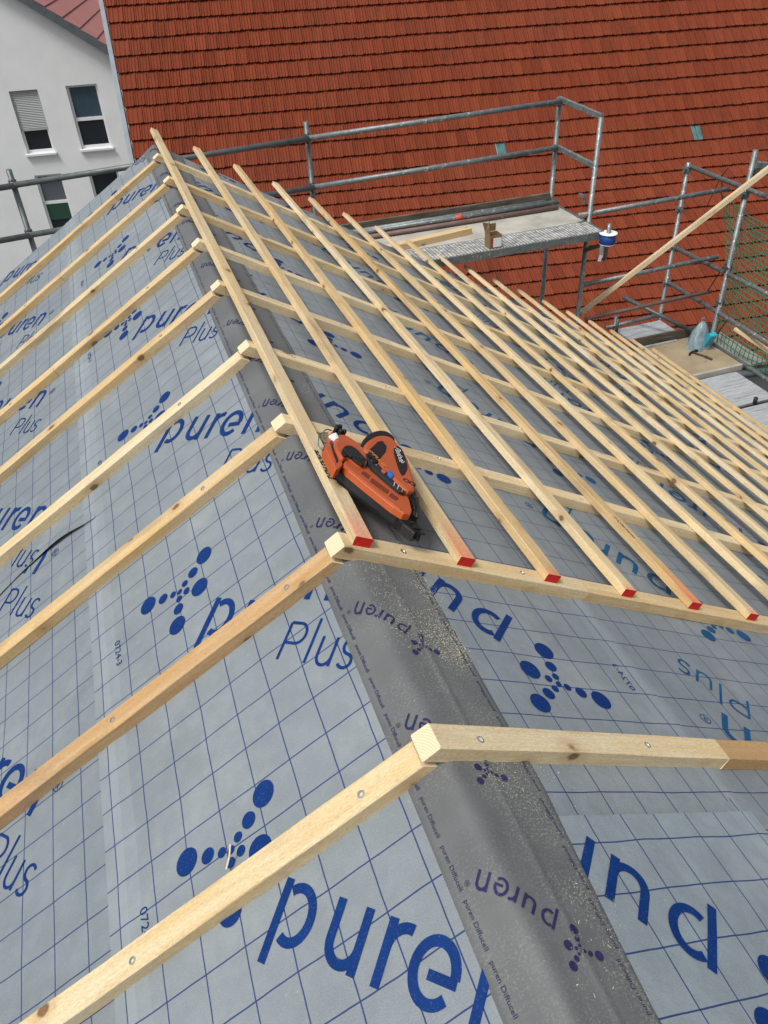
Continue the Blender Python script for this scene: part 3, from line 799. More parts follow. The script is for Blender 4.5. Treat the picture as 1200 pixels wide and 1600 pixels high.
for q in range(60):
    t = random.random(); k = random.random()
    cx = .176 + .048 * t - .010 * k; cy = 1.640 - .066 * t * .9 + random.uniform(-.010, .014)
    if q > 42: cx = .205 + random.uniform(-.010, .014); cy = 1.588 + random.uniform(-.012, .018)
    nose.box(F(cx, cy, .056 + random.uniform(-.012, .012)), (random.uniform(.004, .016), random.uniform(.004, .012), random.uniform(.004, .014)), (RU, VY, RN), 0, .0008)
nose.prism(NOSE, .034, .064, F, .004)
nose.build("nosepiece", M_blackdirty, gun)
gp("contact_foot", rounded(PUSH, 1), .040, .086, M_black, .004)
mb = MB(); mb.path([F(.240, 1.735, .088), F(.252, 1.715, .088), F(.246, 1.690, .082), F(.236, 1.665, .076), F(.228, 1.640, .070)], .005, 8); mb.build("contact_lever", M_blackdirty, gun, True)
trg = MB()
for (x, y) in (H1[0], H2[0]):
    trg.lathe(F(x, y, .098), RN, [(.0005, .004), (.0065, .0035), (.0070, .008), (.0098, .009), (.0112, .006), (.0112, -.02)], 18)
trg.build("trigger_bolt", M_black, gun, True)
gp("button_seat", rounded(BTN2, 1), .095, .1045, M_orange, .001)
gp("power_button", rounded(BTN, 1), .098, .1085, M_btn, .002)
for k, (p_, q_) in enumerate((M1, M2, M3)):
    gp("level_mark", [p_, (p_[0] + .0022, p_[1] + .0004), (q_[0] + .0022, q_[1] + .0004), q_], .0985, .1000, M_yel if k == 2 else M_white, .0002)
scw = MB()
for (x, y, w) in ((.150, 1.862, .0992), (.158, 1.842, .0992), (.060, 1.935, .0985), (.140, 1.930, .098), (.215, 1.735, .0992)):
    scw.lathe(F(x, y, w), RN, [(.0003, .0004), (.0022, .0004), (.0028, .0010), (.0034, .0006), (.0034, -.002)], 12)
scw.build("housing_screw", M_screw, gun)
knob = MB()
for (x, y, r_) in ((.0805, 2.0121, .0075), (.098, 2.030, .0075), (.0905, 1.9990, .0085), (.104, 2.002, .0065), (.086, 2.022, .008)):
    knob.lathe(F(x, y, .094), RN, [(.0005, .016), (r_ * .75, .015), (r_, .010), (r_ * .9, .0), (r_, -.02)], 14)
knob.build("depth_knob", M_black, gun, True)
hk = MB()
hk.path([F(.030, 1.922, .072), F(.0144, 1.9073, .072), F(.0073, 1.930, .072), F(.030, 2.000, .072), F(.048, 2.022, .072), F(.070, 2.030, .072)], .0020, 8)
hk.path([F(.034, 1.940, .086), F(.022, 1.925, .088), F(.018, 1.945, .088), F(.040, 2.000, .088), F(.056, 2.020, .088), F(.074, 2.024, .086)], .0020, 8)
hk.path([F(.0144, 1.9073, .072), F(.022, 1.925, .088)], .0020, 8)
hk.build("wire_hook", M_galv, gun, True)
# lettering on the gun
tm_imp = text_mesh("IMPULSE"); tm_pas = text_mesh("Paslode", .3)
lt = MB(); o2 = Vector((.1500, 1.9020)); d = (Vector((.1750, 1.8230)) - o2).normalized(); e = Vector((-d.y, d.x))
stamp(lt, tm_imp, .080, lambda x, y: F(*(o2 + d * x + e * (y - .002)), .1090), .022)
lt.build("lettering", M_yel, gun)
lt = MB(); o3 = Vector((.2790, 1.9780)); d2 = (Vector((.2500, 1.8350)) - o3).normalized(); e2 = Vector((-d2.y, d2.x))
stamp(lt, tm_pas, .100, lambda x, y: F(*(o3 + d2 * x + e2 * (y - .008)), .1082), .030)
lt.build("lettering", M_white, lab)

# ------------------------------------------------------------------ scaffolds
TR = .0242
def tube(name, a, b, m_, parent, r=TR, label=None):
    a, b = Vector(a), Vector(b); L = (b - a).length; mb = MB()
    mb.tube((0, 0, 0), (0, 0, L), r, 14)
    o = mb.build(name, m_, parent, True)
    me = o.data; me.polygons.foreach_set("use_smooth", [len(p.vertices) == 4 for p in me.polygons])
    o.matrix_local = Matrix.Translation(a) @ (b - a).to_track_quat('Z', 'Y').to_matrix().to_4x4()
    return o
def coupler(p, parent, m_=None, ax=(1, 0, 0)):
    mb = MB(); p = Vector(p)
    mb.tube(p - Vector((0, 0, .032)), p + Vector((0, 0, .032)), TR + .009, 12)
    q = p + Vector(ax) * .042
    d = Vector((0, 1, 0)) if abs(ax[0]) > .5 else Vector((1, 0, 0))
    mb.box(q, (.03, .034, .055), None, 0, .004); mb.tube(q - Vector((0, 0, .045)), q + Vector((0, 0, .045)), .007, 8)
    mb.tube(q + Vector((0, 0, .012)) - d * .035, q + Vector((0, 0, .012)) + d * .035, .010, 6)
    return mb.build("coupler", m_ or M_galv, parent)
GZ = -12.0
gs = thing("gable_scaffold", "galvanised tube scaffold with plank platform standing beyond the gable end of the roof", "scaffold", (1.446, 7.6, GZ))
o_ = Vector(gs.location)
def G(x, y, z): return Vector((x, y, z)) - o_
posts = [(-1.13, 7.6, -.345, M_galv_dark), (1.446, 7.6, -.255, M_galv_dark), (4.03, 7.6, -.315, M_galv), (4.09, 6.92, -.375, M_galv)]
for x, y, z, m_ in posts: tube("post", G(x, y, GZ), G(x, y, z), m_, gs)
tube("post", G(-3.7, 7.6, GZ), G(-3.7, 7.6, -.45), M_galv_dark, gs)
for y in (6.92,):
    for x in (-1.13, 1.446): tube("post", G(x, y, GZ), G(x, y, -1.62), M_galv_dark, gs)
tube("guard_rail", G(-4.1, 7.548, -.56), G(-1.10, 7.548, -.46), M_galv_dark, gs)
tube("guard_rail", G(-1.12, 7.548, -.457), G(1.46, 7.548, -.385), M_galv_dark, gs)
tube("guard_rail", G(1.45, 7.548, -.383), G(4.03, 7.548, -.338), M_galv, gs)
tube("guard_rail", G(-4.1, 7.548, -.98), G(-1.10, 7.548, -.875), M_galv_dark, gs)
tube("guard_rail", G(-1.12, 7.548, -.873), G(1.47, 7.548, -.812), M_galv_dark, gs)
tube("guard_rail", G(1.46, 7.548, -.810), G(4.03, 7.548, -.762), M_galv, gs)
# end guard frame: rectangular section bars
def bar(name, a, b, w, h, m_, parent):
    a, b = Vector(a), Vector(b); d = (b - a).normalized(); z = Vector((0, 0, 1)); y = z.cross(d).normalized(); z2 = d.cross(y); mb = MB()
    mb.box((a + b) / 2, ((b - a).length, w, h), (d, y, z2), 0, .004); return mb.build(name, m_, parent)
bar("end_guard_bar", G(4.03, 7.60, -.325), G(4.09, 6.90, -.372), .03, .05, M_galv, gs)
bar("end_guard_bar", G(4.03, 7.60, -.760), G(4.09, 6.90, -.810), .03, .05, M_galv, gs)
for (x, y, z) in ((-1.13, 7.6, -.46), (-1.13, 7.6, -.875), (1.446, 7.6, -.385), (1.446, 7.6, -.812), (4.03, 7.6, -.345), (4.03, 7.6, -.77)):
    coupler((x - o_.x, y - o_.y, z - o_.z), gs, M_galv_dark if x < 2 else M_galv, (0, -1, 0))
# platform at z = -1.33
PZ = -1.335
def deckboard(name, x0, x1, y0, y1, z, t, m_, parent, off):
    mb = MB(); mb.box(Vector(((x0 + x1) / 2, (y0 + y1) / 2, z - t / 2)) - off, (x1 - x0, y1 - y0, t), None, 0, .003); return mb.build(name, m_, parent)
deckboard("deck_board", 1.47, 4.06, 6.955, 7.555, PZ, .045, M_greyply, gs, o_)
deckboard("deck_board", -1.10, 1.42, 6.955, 7.555, PZ, .045, M_greyply, gs, o_)
# perforated steel plank with real holes pattern as raised ribs and dimples
def perf_mat():
    M = mat("perforated_steel_plank", rough=.55, metal=.35); t = NT(M); co = t.obj()
    sx = t.new("SeparateXYZ"); t.l.new(co, sx.inputs[0])
    def cell(c, p): return t.math('ABSOLUTE', t.math('SUBTRACT', t.math('FRACT', t.math('DIVIDE', t.math('ADD', c, 50.0), p)), .5))
    dd = t.math('MAXIMUM', cell(sx.outputs[0], .034), cell(sx.outputs[1], .030))
    hole = t.math('SUBTRACT', 1.0, t.ramp(dd, .20, .30))
    n = t.noise(co, 16, 4, .7)
    col = t.mix(t.ramp(n, .38, .62), (.30, .31, .31), (.72, .71, .67))
    col = t.mix(hole, col, (.035, .036, .036)); t.l.new(col, t.b.inputs["Base Color"])
    t.bump(t.math('SUBTRACT', 1.0, hole), .004, .8); return M
M_perf = perf_mat()
deckboard("perforated_plank", 1.55, 4.07, 6.625, 6.935, PZ + .004, .012, M_perf, gs, o_)
deckboard("plank_rim", 1.55, 4.07, 6.605, 6.622, PZ + .006, .075, M_galv, gs, o_)
deckboard("plank_rim", 1.55, 4.07, 6.937, 6.950, PZ + .003, .060, M_galv, gs, o_)
bar("end_cross_bar", G(4.075, 6.62, PZ - .02), G(4.075, 7.60, PZ - .02), .03, .05, M_galv_dark, gs)
deckboard("toe_board", 1.47, 4.00, 7.558, 7.588, PZ + .13, .15, M_oldwood, gs, o_)
tube("bracket_arm", G(4.09, 6.92, -1.62), G(4.09, 6.56, -1.44), M_galv_dark, gs, .02)
tube("spigot", G(4.09, 6.555, -1.60), G(4.09, 6.555, -1.245), M_galv, gs, .019)
mb = MB(); c = G(4.04, 7.03, -1.10); mb.box(c, (.02, .07, .03), None, 0, .004); mb.box(c + Vector((.03, -.02, -.04)), (.012, .03, .09), None, 0, .003); mb.build("toggle_clamp", M_galv, gs)

es = thing("eave_scaffold", "galvanised corner scaffold with wooden and aluminium platforms below the right eave", "scaffold", (5.73, 7.6, GZ))
o2_ = Vector(es.location)
def E_(x, y, z): return Vector((x, y, z)) - o2_
tube("post", E_(5.745, 7.6, GZ), E_(5.716, 7.6, -1.12), M_galv, es)
tube("post", E_(5.78, 6.68, GZ), E_(5.73, 6.66, -.80), M_galv, es, .027)
tube("post", E_(5.76, 4.1, GZ), E_(5.74, 4.1, -.80), M_galv, es)
tube("post", E_(5.08, 7.6, GZ), E_(5.08, 7.6, -2.80), M_galv_dark, es)
# rails along the gable side
tube("guard_rail", E_(3.96, 6.93, -1.258), E_(5.74, 6.93, -1.236), M_galv, es)
tube("guard_rail", E_(4.09, 6.93, -2.000), E_(5.80, 6.93, -1.965), M_galv, es)
tube("guard_rail", E_(4.20, 6.93, -2.400), E_(5.82, 6.93, -2.365), M_rust, es, .022)
# rails along the eave
tube("guard_rail", E_(5.73, 7.63, -1.160), E_(5.73, 4.0, -1.185), M_galv, es)
tube("guard_rail", E_(5.74, 7.62, -2.065), E_(5.74, 4.0, -2.02), M_galv, es)
tube("guard_rail", E_(5.74, 7.62, -2.490), E_(5.74, 4.0, -2.53), M_galv, es)
tube("brace", E_(5.147, 7.62, -2.58), E_(5.679, 6.95, -2.834), M_galv_dark, es)
for p_ in ((5.72, 7.6, -1.19), (5.735, 7.6, -2.06), (5.74, 7.6, -2.50), (5.726, 7.6, -1.62)): coupler(E_(*p_), es, M_galv, (-1, 0, 0))
for p_ in ((5.735, 6.66, -1.22), (5.75, 6.67, -1.99), (5.76, 6.67, -2.39)): coupler(E_(*p_), es, M_galv_dark, (-1, 0, 0))
# round wedge plates of the top bar at the second post
mb = MB(); mb.box(E_(5.79, 6.62, -.97), (.012, .16, .13), None, 0, .004); mb.build("gusset_plate", M_galv, es)
bar("head_bar", E_(5.74, 6.62, -.93), E_(6.6, 6.45, -1.02), .04, .06, M_galv, es)
EZ = -2.955
deckboard("aluminium_plank", 5.06, 5.70, 7.03, 7.56, EZ, .05, M_alu, es, o2_)
tube("plank_frame_bar", E_(4.95, 7.60, EZ + .02), E_(5.70, 7.60, EZ + .05), M_galv, es)
mb = MB(); mb.tube(E_(5.04, 7.50, EZ - .05), E_(5.04, 7.50, EZ + .16), .018, 10); mb.build("spigot", M_galv_dark, es, True)
deckboard("toe_board", 4.90, 6.10, 6.995, 7.022, EZ + .135, .15, M_oldwood, es, o2_)
deckboard("plywood_platform", 4.98, 5.80, 6.20, 6.975, EZ + .03, .022, M_ply, es, o2_)
deckboard("platform_rim", 4.98, 5.80, 6.165, 6.197, EZ + .033, .07, M_greyply, es, o2_)
deckboard("platform_rim", 4.98, 5.50, 6.935, 6.972, EZ + .042, .012, M_alu, es, o2_)
for k, y1 in enumerate((6.14, 5.47, 4.80, 4.13)):
    deckboard("aluminium_plank", 4.98, 5.70, y1 - .62, y1, EZ - .02, .05, M_alu, es, o2_)
    deckboard("plank_rim", 4.98, 5.70, y1 - .650, y1 - .624, EZ - .012, .06, M_galv_dark, es, o2_)
mb = MB(); mb.tube(E_(5.42, 5.50, EZ - .02), E_(5.42, 5.50, EZ + .05), .022, 10); mb.build("spigot", M_rubber, es, True)
deckboard("side_platform", 5.84, 6.12, 6.15, 6.95, EZ + .02, .03, M_greyply, es, o2_)
tube("side_rim", E_(5.83, 6.98, EZ + .03), E_(5.83, 4.2, EZ + .0), M_galv, es)
# green safety net
net = MB()
def npnt(s, t):
    """s runs along the eave towards the camera, t from top to bottom"""
    yl = 7.08 - .34 * min(1, t * 1.05); y = yl - s * (2.3 + .2 * t)
    z = -1.40 + .05 * math.cos(s * 9) * (1 - t) - .03 * math.sin(math.pi * min(1, s * 3)) * (1 - t) - t * 1.62
    x = 5.82 + .10 * math.sin(t * 3.0) + .03 * nz(s * 5, t * 4, 1.0) + .06 * t
    return Vector((x, y + .02 * nz(s * 9, t * 9, 4), z + .02 * nz(s * 8, t * 7, 2)))
NS, NTT = 38, 25
for i in range(NS + 1):
    net.path([npnt(i / NS, k / 34) for k in range(35)], .0046 if i else .006, 4)
for k in range(NTT + 1):
    net.path([npnt(i / 76, k / NTT) for i in range(77)], .0046 if 0 < k else .006, 4)
tag(net.build("safety_net", M_net), "green mesh safety net hanging on the outer side of the eave scaffold", "net")
# black cable ties of the net
ct = MB()
ct.path([(5.76, 7.02, -1.05), (5.73, 7.05, -1.12), (5.72, 7.07, -1.18), (5.70, 7.10, -1.32), (5.68, 7.12, -1.45)], .005, 6)
ct.path([(5.73, 7.05, -1.12), (5.75, 7.03, -1.30), (5.80, 7.02, -1.45)], .005, 6)
o = ct.build("cable_tie", M_rubber, es); o.parent = None; tag(o, "black cable tie knotted round the top rail above the green net", "cable tie", "black cable ties")
ct = MB(); ct.path([(5.83, 6.80, -1.98), (5.80, 6.86, -2.15), (5.76, 6.92, -2.35)], .006, 6)
tag(ct.build("cable_tie", M_rubber), "long black strap end dangling at the edge of the green net", "cable tie", "black cable ties")
ct = MB(); ct.path([(5.86, 6.60, -2.55), (5.84, 6.68, -2.75), (5.80, 6.75, -2.93)], .006, 6)
tag(ct.build("cable_tie", M_rubber), "lowest black tie holding the green net beside the wooden platform", "cable tie", "black cable ties")

# loose tubes lying on the platform along the toe board
for k, (y, dz, m_, x0, x1, lb) in enumerate(((7.492, .071, M_galv, 1.6, 3.90, "upper loose grey tube on the gable platform nearest to the toe board"),
                                            (7.520, .027, M_galv_dark, 1.5, 3.80, "dark loose tube wedged low against the toe board of the gable platform"),
                                            (7.437, .071, M_galv, 1.7, 4.02, "loose grey tube with an orange mark lying on top of the tube pile"),
                                            (7.465, .027, M_galv, 1.6, 3.86, "loose grey tube in the lower layer beside the brown tube"),
                                            (7.410, .027, M_rust, 1.6, 4.00, "brown painted loose tube lying foremost on the gable platform"))):
    t_ = tube("loose_tube", (x0, y, PZ + dz), (x1, y - .01, PZ + dz), m_, None, .0242)
    tag(t_, lb, "scaffold tube", "loose tubes on the platform")
    if k == 2:
        mb = MB(); mb.tube((0, 0, 1.15), (0, 0, 1.24), .0247, 14); mb.build("orange_tape_mark", mat("bright_red_tape", (.55, .08, .06), .6), t_, True)
# timber offcut on the platform
d = Vector((2.845 - 2.172, 7.10 - 6.99, 0)).normalized()
bo = board("timber_offcut", Vector((1.9, 6.985, PZ + .061)), d, Vector((0, 0, 1)).cross(d), Vector((0, 0, 1)), 1.0, .08, .06, WARM, wmats, "pale square timber lying on the gable platform beside the loose tubes", None, cat="timber")
# cardboard box, open
bx = thing("cardboard_box", "open brown cardboard box with raised flaps standing on the perforated plank", "box", (2.93, 6.70, PZ + .005))
mb = MB(); W2, D2, H2 = .12, .12, .12
for (cx, cy, sx, sy) in ((0, -D2 / 2, W2, .004), (0, D2 / 2, W2, .004), (-W2 / 2, 0, .004, D2 - .005), (W2 / 2, 0, .004, D2 - .005)):
    mb.box((cx, cy, H2 / 2), (sx, sy, H2))
mb.box((0, 0, .003), (W2 - .006, D2 - .006, .004)); mb.build("box_body", M_card, bx)
mb = MB(); mb.add([(-W2 / 2, -D2 / 2, H2), (-W2 / 2, D2 / 2, H2), (-W2 / 2 - .035, D2 / 2 - .01, H2 + .10), (-W2 / 2 + .01, .01, H2 + .10), (-W2 / 2 - .02, -D2 / 2 + .02, H2 + .20), (-W2 / 2 - .02, -D2 / 2 - .01, H2 + .10)], [(0, 1, 2, 3, 4, 5)])
mb.add([(x + .003, y, z) for x, y, z in mb.v[:6]], [(5, 4, 3, 2, 1, 0)])
mb.box((.02, D2 / 2 + .012, H2 + .035), (.07, .003, .07)); mb.build("box_flap", M_card, bx)
mb = MB(); mb.box((.012, -D2 / 2 - .0035, .055), (.085, .002, .085)); mb.build("box_label", M_white, bx)
mb = MB(); mb.box((-.042, -D2 / 2 - .0035, .055), (.016, .002, .095)); mb.build("label_stripe", mat("dark_red_print", (.30, .03, .03), .5), bx)
# blue strapping roll on the spigot
sp = thing("strapping_roll", "roll of blue strap with white flanges stuck on the scaffold spigot", "strap roll", (4.09, 6.555, -1.385))
mb = MB(); mb.lathe((0, 0, -.045), (0, 0, 1), [(.022, 0), (.076, 0), (.079, .004), (.076, .088), (.022, .088), (.022, 0)], 32); mb.build("wound_strap", M_bluetape, sp, True)
for z in (-.055, .045):
    mb = MB(); mb.lathe((0, 0, z), (0, 0, 1), [(.022, 0), (0.086 if z > 0 else .075, 0), (0.087 if z > 0 else .076, .003), (0.086 if z > 0 else .075, .006), (.022, .006), (.022, 0)], 36); mb.build("flange", M_white, sp)
mb = MB()
pts = [(-.066, .0, -.02), (-.085, -.01, -.08), (-.088, -.03, -.14), (-.12, -.05, -.19)]
for a, b in zip(pts[:-1], pts[1:]):
    mb.add([a, (a[0] + .02, a[1] - .028, a[2]), (b[0] + .02, b[1] - .028, b[2]), b], [(0, 1, 2, 3)])
mb.build("strap_end", M_lzinc, sp)
# long slanting batten and short stick
def freeboard(name, a, b, w, h, col, label):
    a, b = Vector(a), Vector(b); d = (b - a).normalized(); y = Vector((0, 0, 1)).cross(d).normalized(); z = d.cross(y)
    return board(name, a, d, y, z, (b - a).length, w, h, col, wmats, label, None, cat="batten")
a, b = Vector((4.20, 7.12, -2.42)), Vector((5.587, 6.3, -.853)); b2 = a + (b - a) * 1.35
freeboard("leaning_batten", a - (b - a) * .02, b2, .062, .045, (.84, .75, .57), "long pale batten leaning diagonally across the scaffold rails on the right")
freeboard("loose_batten", (5.715, 6.32, -2.53), (5.93, 5.45, -2.72), .05, .03, (.84, .75, .57), "short pale batten end sticking out behind the green net")
# plastic bag and hammer on the plywood platform
bag = thing("plastic_bag", "crumpled translucent plastic bag holding something bright blue on the plywood platform", "bag", (5.62, 6.72, EZ + .032))
mb = MB(); mb.smooth = True; NN, KK = 26, 12
for k in range(KK + 1):
    t = k / KK
    for i in range(NN):
        a = 2 * math.pi * i / NN
        r = (.125 * (1 - t) ** .6 + .012) * (1 + .22 * nz(math.cos(a) * 2, math.sin(a) * 2, t * 3) + .08 * math.sin(a * 5 + t * 6))
        mb.v.append((math.cos(a) * r * 1.05 + .02 * t, math.sin(a) * r * .8 + .03 * t, .30 * t ** .9 * (1 if k else 0)))
for k in range(KK):
    for i in range(NN): mb.f.append((k * NN + i, k * NN + (i + 1) % NN, (k + 1) * NN + (i + 1) % NN, (k + 1) * NN + i)); mb.m.append(0)
mb.f.append(tuple(KK * NN + i for i in range(NN))); mb.m.append(0)
mb.build("bag_film", M_bagm, bag)
mb = MB(); mb.box((.050, -.090, .11), (.085, .060, .22), (Vector((1, 0, .0)), Vector((0, .9, .43)), Vector((0, -.43, .9))), 0, .01); mb.build("bag_content", M_bagb, bag)
mb = MB(); mb.path([(.01, .03, .28), (.00, .04, .33), (.02, .02, .35), (.03, .03, .30)], .006, 6); mb.build("bag_handle", M_bagm, bag)
hm = thing("hammer", "dark hammer lying on the plywood platform beside the plastic bag", "hammer", (5.50, 6.50, EZ + .042))
mb = MB(); mb.path([(-.03, .11, .0), (.02, -.0, .004), (.055, -.10, .0)], .010, 8); mb.tube((.030, -.03, .003), (.060, -.115, .0), .014, 10); mb.build("handle", M_handle, hm, True)
mb = MB(); mb.path([(-.10, .075, .0), (-.07, .105, .006), (-.03, .115, .008), (.02, .125, .004)], .012, 8); mb.box((.03, .127, .004), (.03, .03, .028), None, 0, .004); mb.build("hammer_head", M_rubber, hm)

# ------------------------------------------------------------------ red tiled neighbour house
hh = Vector((.988, -.153, 0)).normalized(); hn = Vector((.153, .988, 0)).normalized(); ZV = Vector((0, 0, 1))
K = Vector((8.731, 13.86, -2.948))
rh = thing("tiled_house", "large old house with a steep orange red clay tile roof behind the scaffold", "house", K + ZV * (GZ - K.z))
ro = Vector(rh.location)
p1, p2 = R_(46), R_(26)
s1 = hn * math.cos(p1) + ZV * math.sin(p1); n1 = hh.cross(s1)
s2 = hn * math.cos(p2) + ZV * math.sin(p2); n2 = hh.cross(s2)
prof = [(0, -.004), (.02, .012), (.10, .018), (.17, .002), (.27, .000), (.34, .015), (.42, .001), (.50, .000), (.58, .001), (.66, .015), (.73, .000), (.83, .002), (.90, .018), (.98, .012), (1, -.004)]
TWd, GA = .2005, .3345
tiles = MB(); tiles.col = []
missing = {}
def verge(sv): return -8.72 - .058 * max(0, sv - 0) - (.0 if sv > 0 else .06 * sv * -1 * 0)
glass_at = [(-1.95, .427), (2.095, .55)]
glass = []
for part, (s_, n_, r0, r1) in enumerate(((s1, n1, 0, 24), (s2, n2, -15, 0))):
    for r in range(r0, r1):
        yb = r * GA; stag = .5 * (r % 2) * TWd + .01 * nz(r * 3.3, 1)
        x = verge(yb) - 0.0
        nx = int((15.5) / TWd) + 2
        for c in range(nx):
            xa = -8.74 - .055 * max(0, yb) - stag * 0 + c * TWd + (stag if c else 0); xb = xa + TWd * .978
            if c == 0: xb = xa + stag + TWd * .985
            if xa > 6.4: break
            g = any(abs((xa + xb) / 2 - gx) < TWd * .5 and yb < gy + .10 < yb + GA for gx, gy in glass_at) and part == 0
            o_r = random.random(); lif = .044 + random.uniform(-.004, .005); yj = random.uniform(-.007, .007)
            vs = []; cols = []
            tone = max(0, min(1, random.gauss(.5, .20))); pale = 0.0
            wd = xb - xa; sc = .007 * (1 if True else 0)
            npf = len(prof)
            for (t, z) in prof:
                yy = yb + yj - sc * (1 - abs(((t * 2) % 1) * 2 - 1)) 
                vs.append(K + hh * (xa + wd * t) + s_ * yy + n_ * (z + lif - .022))
            for (t, z) in prof: vs.append(K + hh * (xa + wd * t) + s_ * (yb + yj - sc * (1 - abs(((t * 2) % 1) * 2 - 1))) + n_ * (z + lif))
            for (t, z) in prof: vs.append(K + hh * (xa + wd * t) + s_ * (yb + GA + .05) + n_ * (z * .9))
            fs = []
            for i in range(npf - 1):
                fs.append((i, i + 1, npf + i + 1, npf + i)); fs.append((npf + i, npf + i + 1, 2 * npf + i + 1, 2 * npf + i))
            fs.append((0, npf, 2 * npf)); fs.append((npf - 1, 3 * npf - 1, 2 * npf - 1))
            vs = [v - ro for v in vs]
            if g:
                gm = MB(); gm.add(vs, fs); glass.append(gm)
            else:
                tiles.add(vs, fs); tiles.col += [(tone, pale, 0, 1)] * len(vs)
roof_o = tiles.build("roof", M_tile, rh)
for gm in glass: gm.build("glass_tile", M_tealglass, roof_o)
# verge strip, ridge side, walls
mb = MB()
def vp(x, sv, s_, n_, w): return K + hh * x + s_ * sv + n_ * w - ro
segs = [(-15 * GA, s2, n2), (0, s1, n1), (24 * GA, s1, n1)]
def strip(mb, xa0, xb0, w0, w1):
    rows = [(-15 * GA, s2, n2, 0), (0, s1, n1, 0), (24 * GA, s1, n1, 24 * GA)]
    P_ = []
    for sv, s_, n_, sh in rows:
        dx = -.055 * sh
        P_.append([vp(xa0 + dx, sv, s_, n_, w0), vp(xa0 + dx, sv, s_, n_, w1), vp(xb0 + dx, sv, s_, n_, w1), vp(xb0 + dx, sv, s_, n_, w0)])
    for i in range(2):
        mb.add(P_[i] + P_[i + 1], [(0, 1, 5, 4), (1, 2, 6, 5), (2, 3, 7, 6), (3, 0, 4, 7)])
strip(mb, -8.825, -8.745, -.12, .065); mb.build("verge_flashing", M_lzinc, rh)
mb = MB()
b0 = K + s2 * (-15 * GA) - n2 * .06; t0 = K + s1 * (24 * GA) - n1 * .06
A0 = b0 + hn * .25; Kx = K - n1 * .06; T0 = t0; far_ = T0 + hn * 8.5; farb = far_.copy(); 
def W_pt(q, x): return q + hh * x - ro
for x in (-8.70, 6.3):
    pts_ = [Vector((A0.x, A0.y, GZ)), A0, Kx, T0, Vector((T0.x, T0.y, T0.z)) + hn * 8.0 - ZV * 8.3, Vector((T0.x, T0.y, GZ)) + hn * 8.0]
    mb.add([W_pt(q, x) for q in pts_], [(0, 1, 2, 3, 4, 5)] if x < 0 else [(5, 4, 3, 2, 1, 0)])
mb.add([W_pt(Vector((A0.x, A0.y, GZ)), -8.70), W_pt(Vector((A0.x, A0.y, GZ)), 6.3), W_pt(A0, 6.3), W_pt(A0, -8.70)], [(0, 1, 2, 3)])
mb.build("wall", M_plaster2, rh)
mb = MB(); q1 = T0 + hn * 8.4 - ZV * 8.7
mb.add([W_pt(T0 + n1 * .1, -8.9), W_pt(T0 + n1 * .1, 6.4), W_pt(q1, 6.4), W_pt(q1, -8.9), W_pt(T0 - ZV * .1, -8.9), W_pt(T0 - ZV * .1, 6.4), W_pt(q1 - ZV * .2, 6.4), W_pt(q1 - ZV * .2, -8.9)],
       [(0, 1, 2, 3), (7, 6, 5, 4), (0, 4, 5, 1), (1, 5, 6, 2), (2, 6, 7, 3), (3, 7, 4, 0)]); mb.build("rear_roof", M_tile, rh)
# gutter
mb = MB(); g0 = b0 - hn * .07 - ZV * .03
mb.tube(W_pt(g0, -8.8), W_pt(g0, 6.4), .07, 12); mb.build("gutter", M_fascia, rh, True)

# ------------------------------------------------------------------ white plastered house (far left)
wc = 30.03
def FA(a, z, d=0.0): return hh * a + hn * (wc + d) + ZV * z
wh = thing("white_house", "white plastered house with tall windows and matt red roof behind on the left", "house", FA(-6, GZ))
wo = Vector(wh.location)
def FB(a, z, d=0.0): return FA(a, z, d) - wo
gsl = (2.15 - .65) / (6.10 - 3.98)         # gable slope
zt = lambda a: -2.15 - gsl * (a + 3.98)    # right verge line
apex = -11.0
wins = [(-7.47, -6.66, -4.96, -3.06), (-5.70, -4.72, -4.96, -3.03), (-7.45, -6.62, -7.60, -5.66), (-5.66, -4.71, -7.60, -5.74)]
# facade with real openings
xs_ = sorted({-18.0, -13.3, -1.0} | {w[0] for w in wins} | {w[1] for w in wins} | {-11.0, -9.2, -3.9})
mb = MB()
cols_ = sorted({-18.0, -11.0, -7.50, -6.60, -5.70, -4.70, -1.0})
def gable(a): return zt(a) if a > apex else zt(apex) + gsl * (a - apex)
wl_ = [(-7.50, -6.60, [(-4.96, -3.06), (-7.60, -5.66)]), (-5.70, -4.70, [(-4.96, -3.03), (-7.60, -5.74)])]
def quad(a0, a1, z0, z1a, z1b): mb.add([FB(a0, z0), FB(a1, z0), FB(a1, z1b), FB(a0, z1a)], [(0, 1, 2, 3)])
for a0, a1 in zip(cols_[:-1], cols_[1:]):
    ops = [w for w in wl_ if abs(w[0] - a0) < 1e-6 and abs(w[1] - a1) < 1e-6]
    if not ops: quad(a0, a1, GZ, gable(a0), gable(a1)); continue
    zc = GZ
    for z0, z1 in sorted(ops[0][2]):
        quad(a0, a1, zc, z0, z0); zc = z1
        rv = .22
        for A, B in (((a0, z0), (a1, z0)), ((a1, z0), (a1, z1)), ((a1, z1), (a0, z1)), ((a0, z1), (a0, z0))):
            mb.add([FB(*A), FB(*B), FB(*B, rv), FB(*A, rv)], [(0, 1, 2, 3)])
    quad(a0, a1, zc, gable(a0), gable(a1))
mb.add([FB(-1.0, GZ), FB(-1.0, GZ, 12), FB(-1.0, gable(-1.0), 12), FB(-1.0, gable(-1.0))], [(0, 1, 2, 3)])
mb.add([FB(-18, GZ, 12), FB(-18, GZ), FB(-18, gable(-18)), FB(-18, gable(-18), 12)], [(0, 1, 2, 3)])
mb.build("wall", M_plaster, wh)
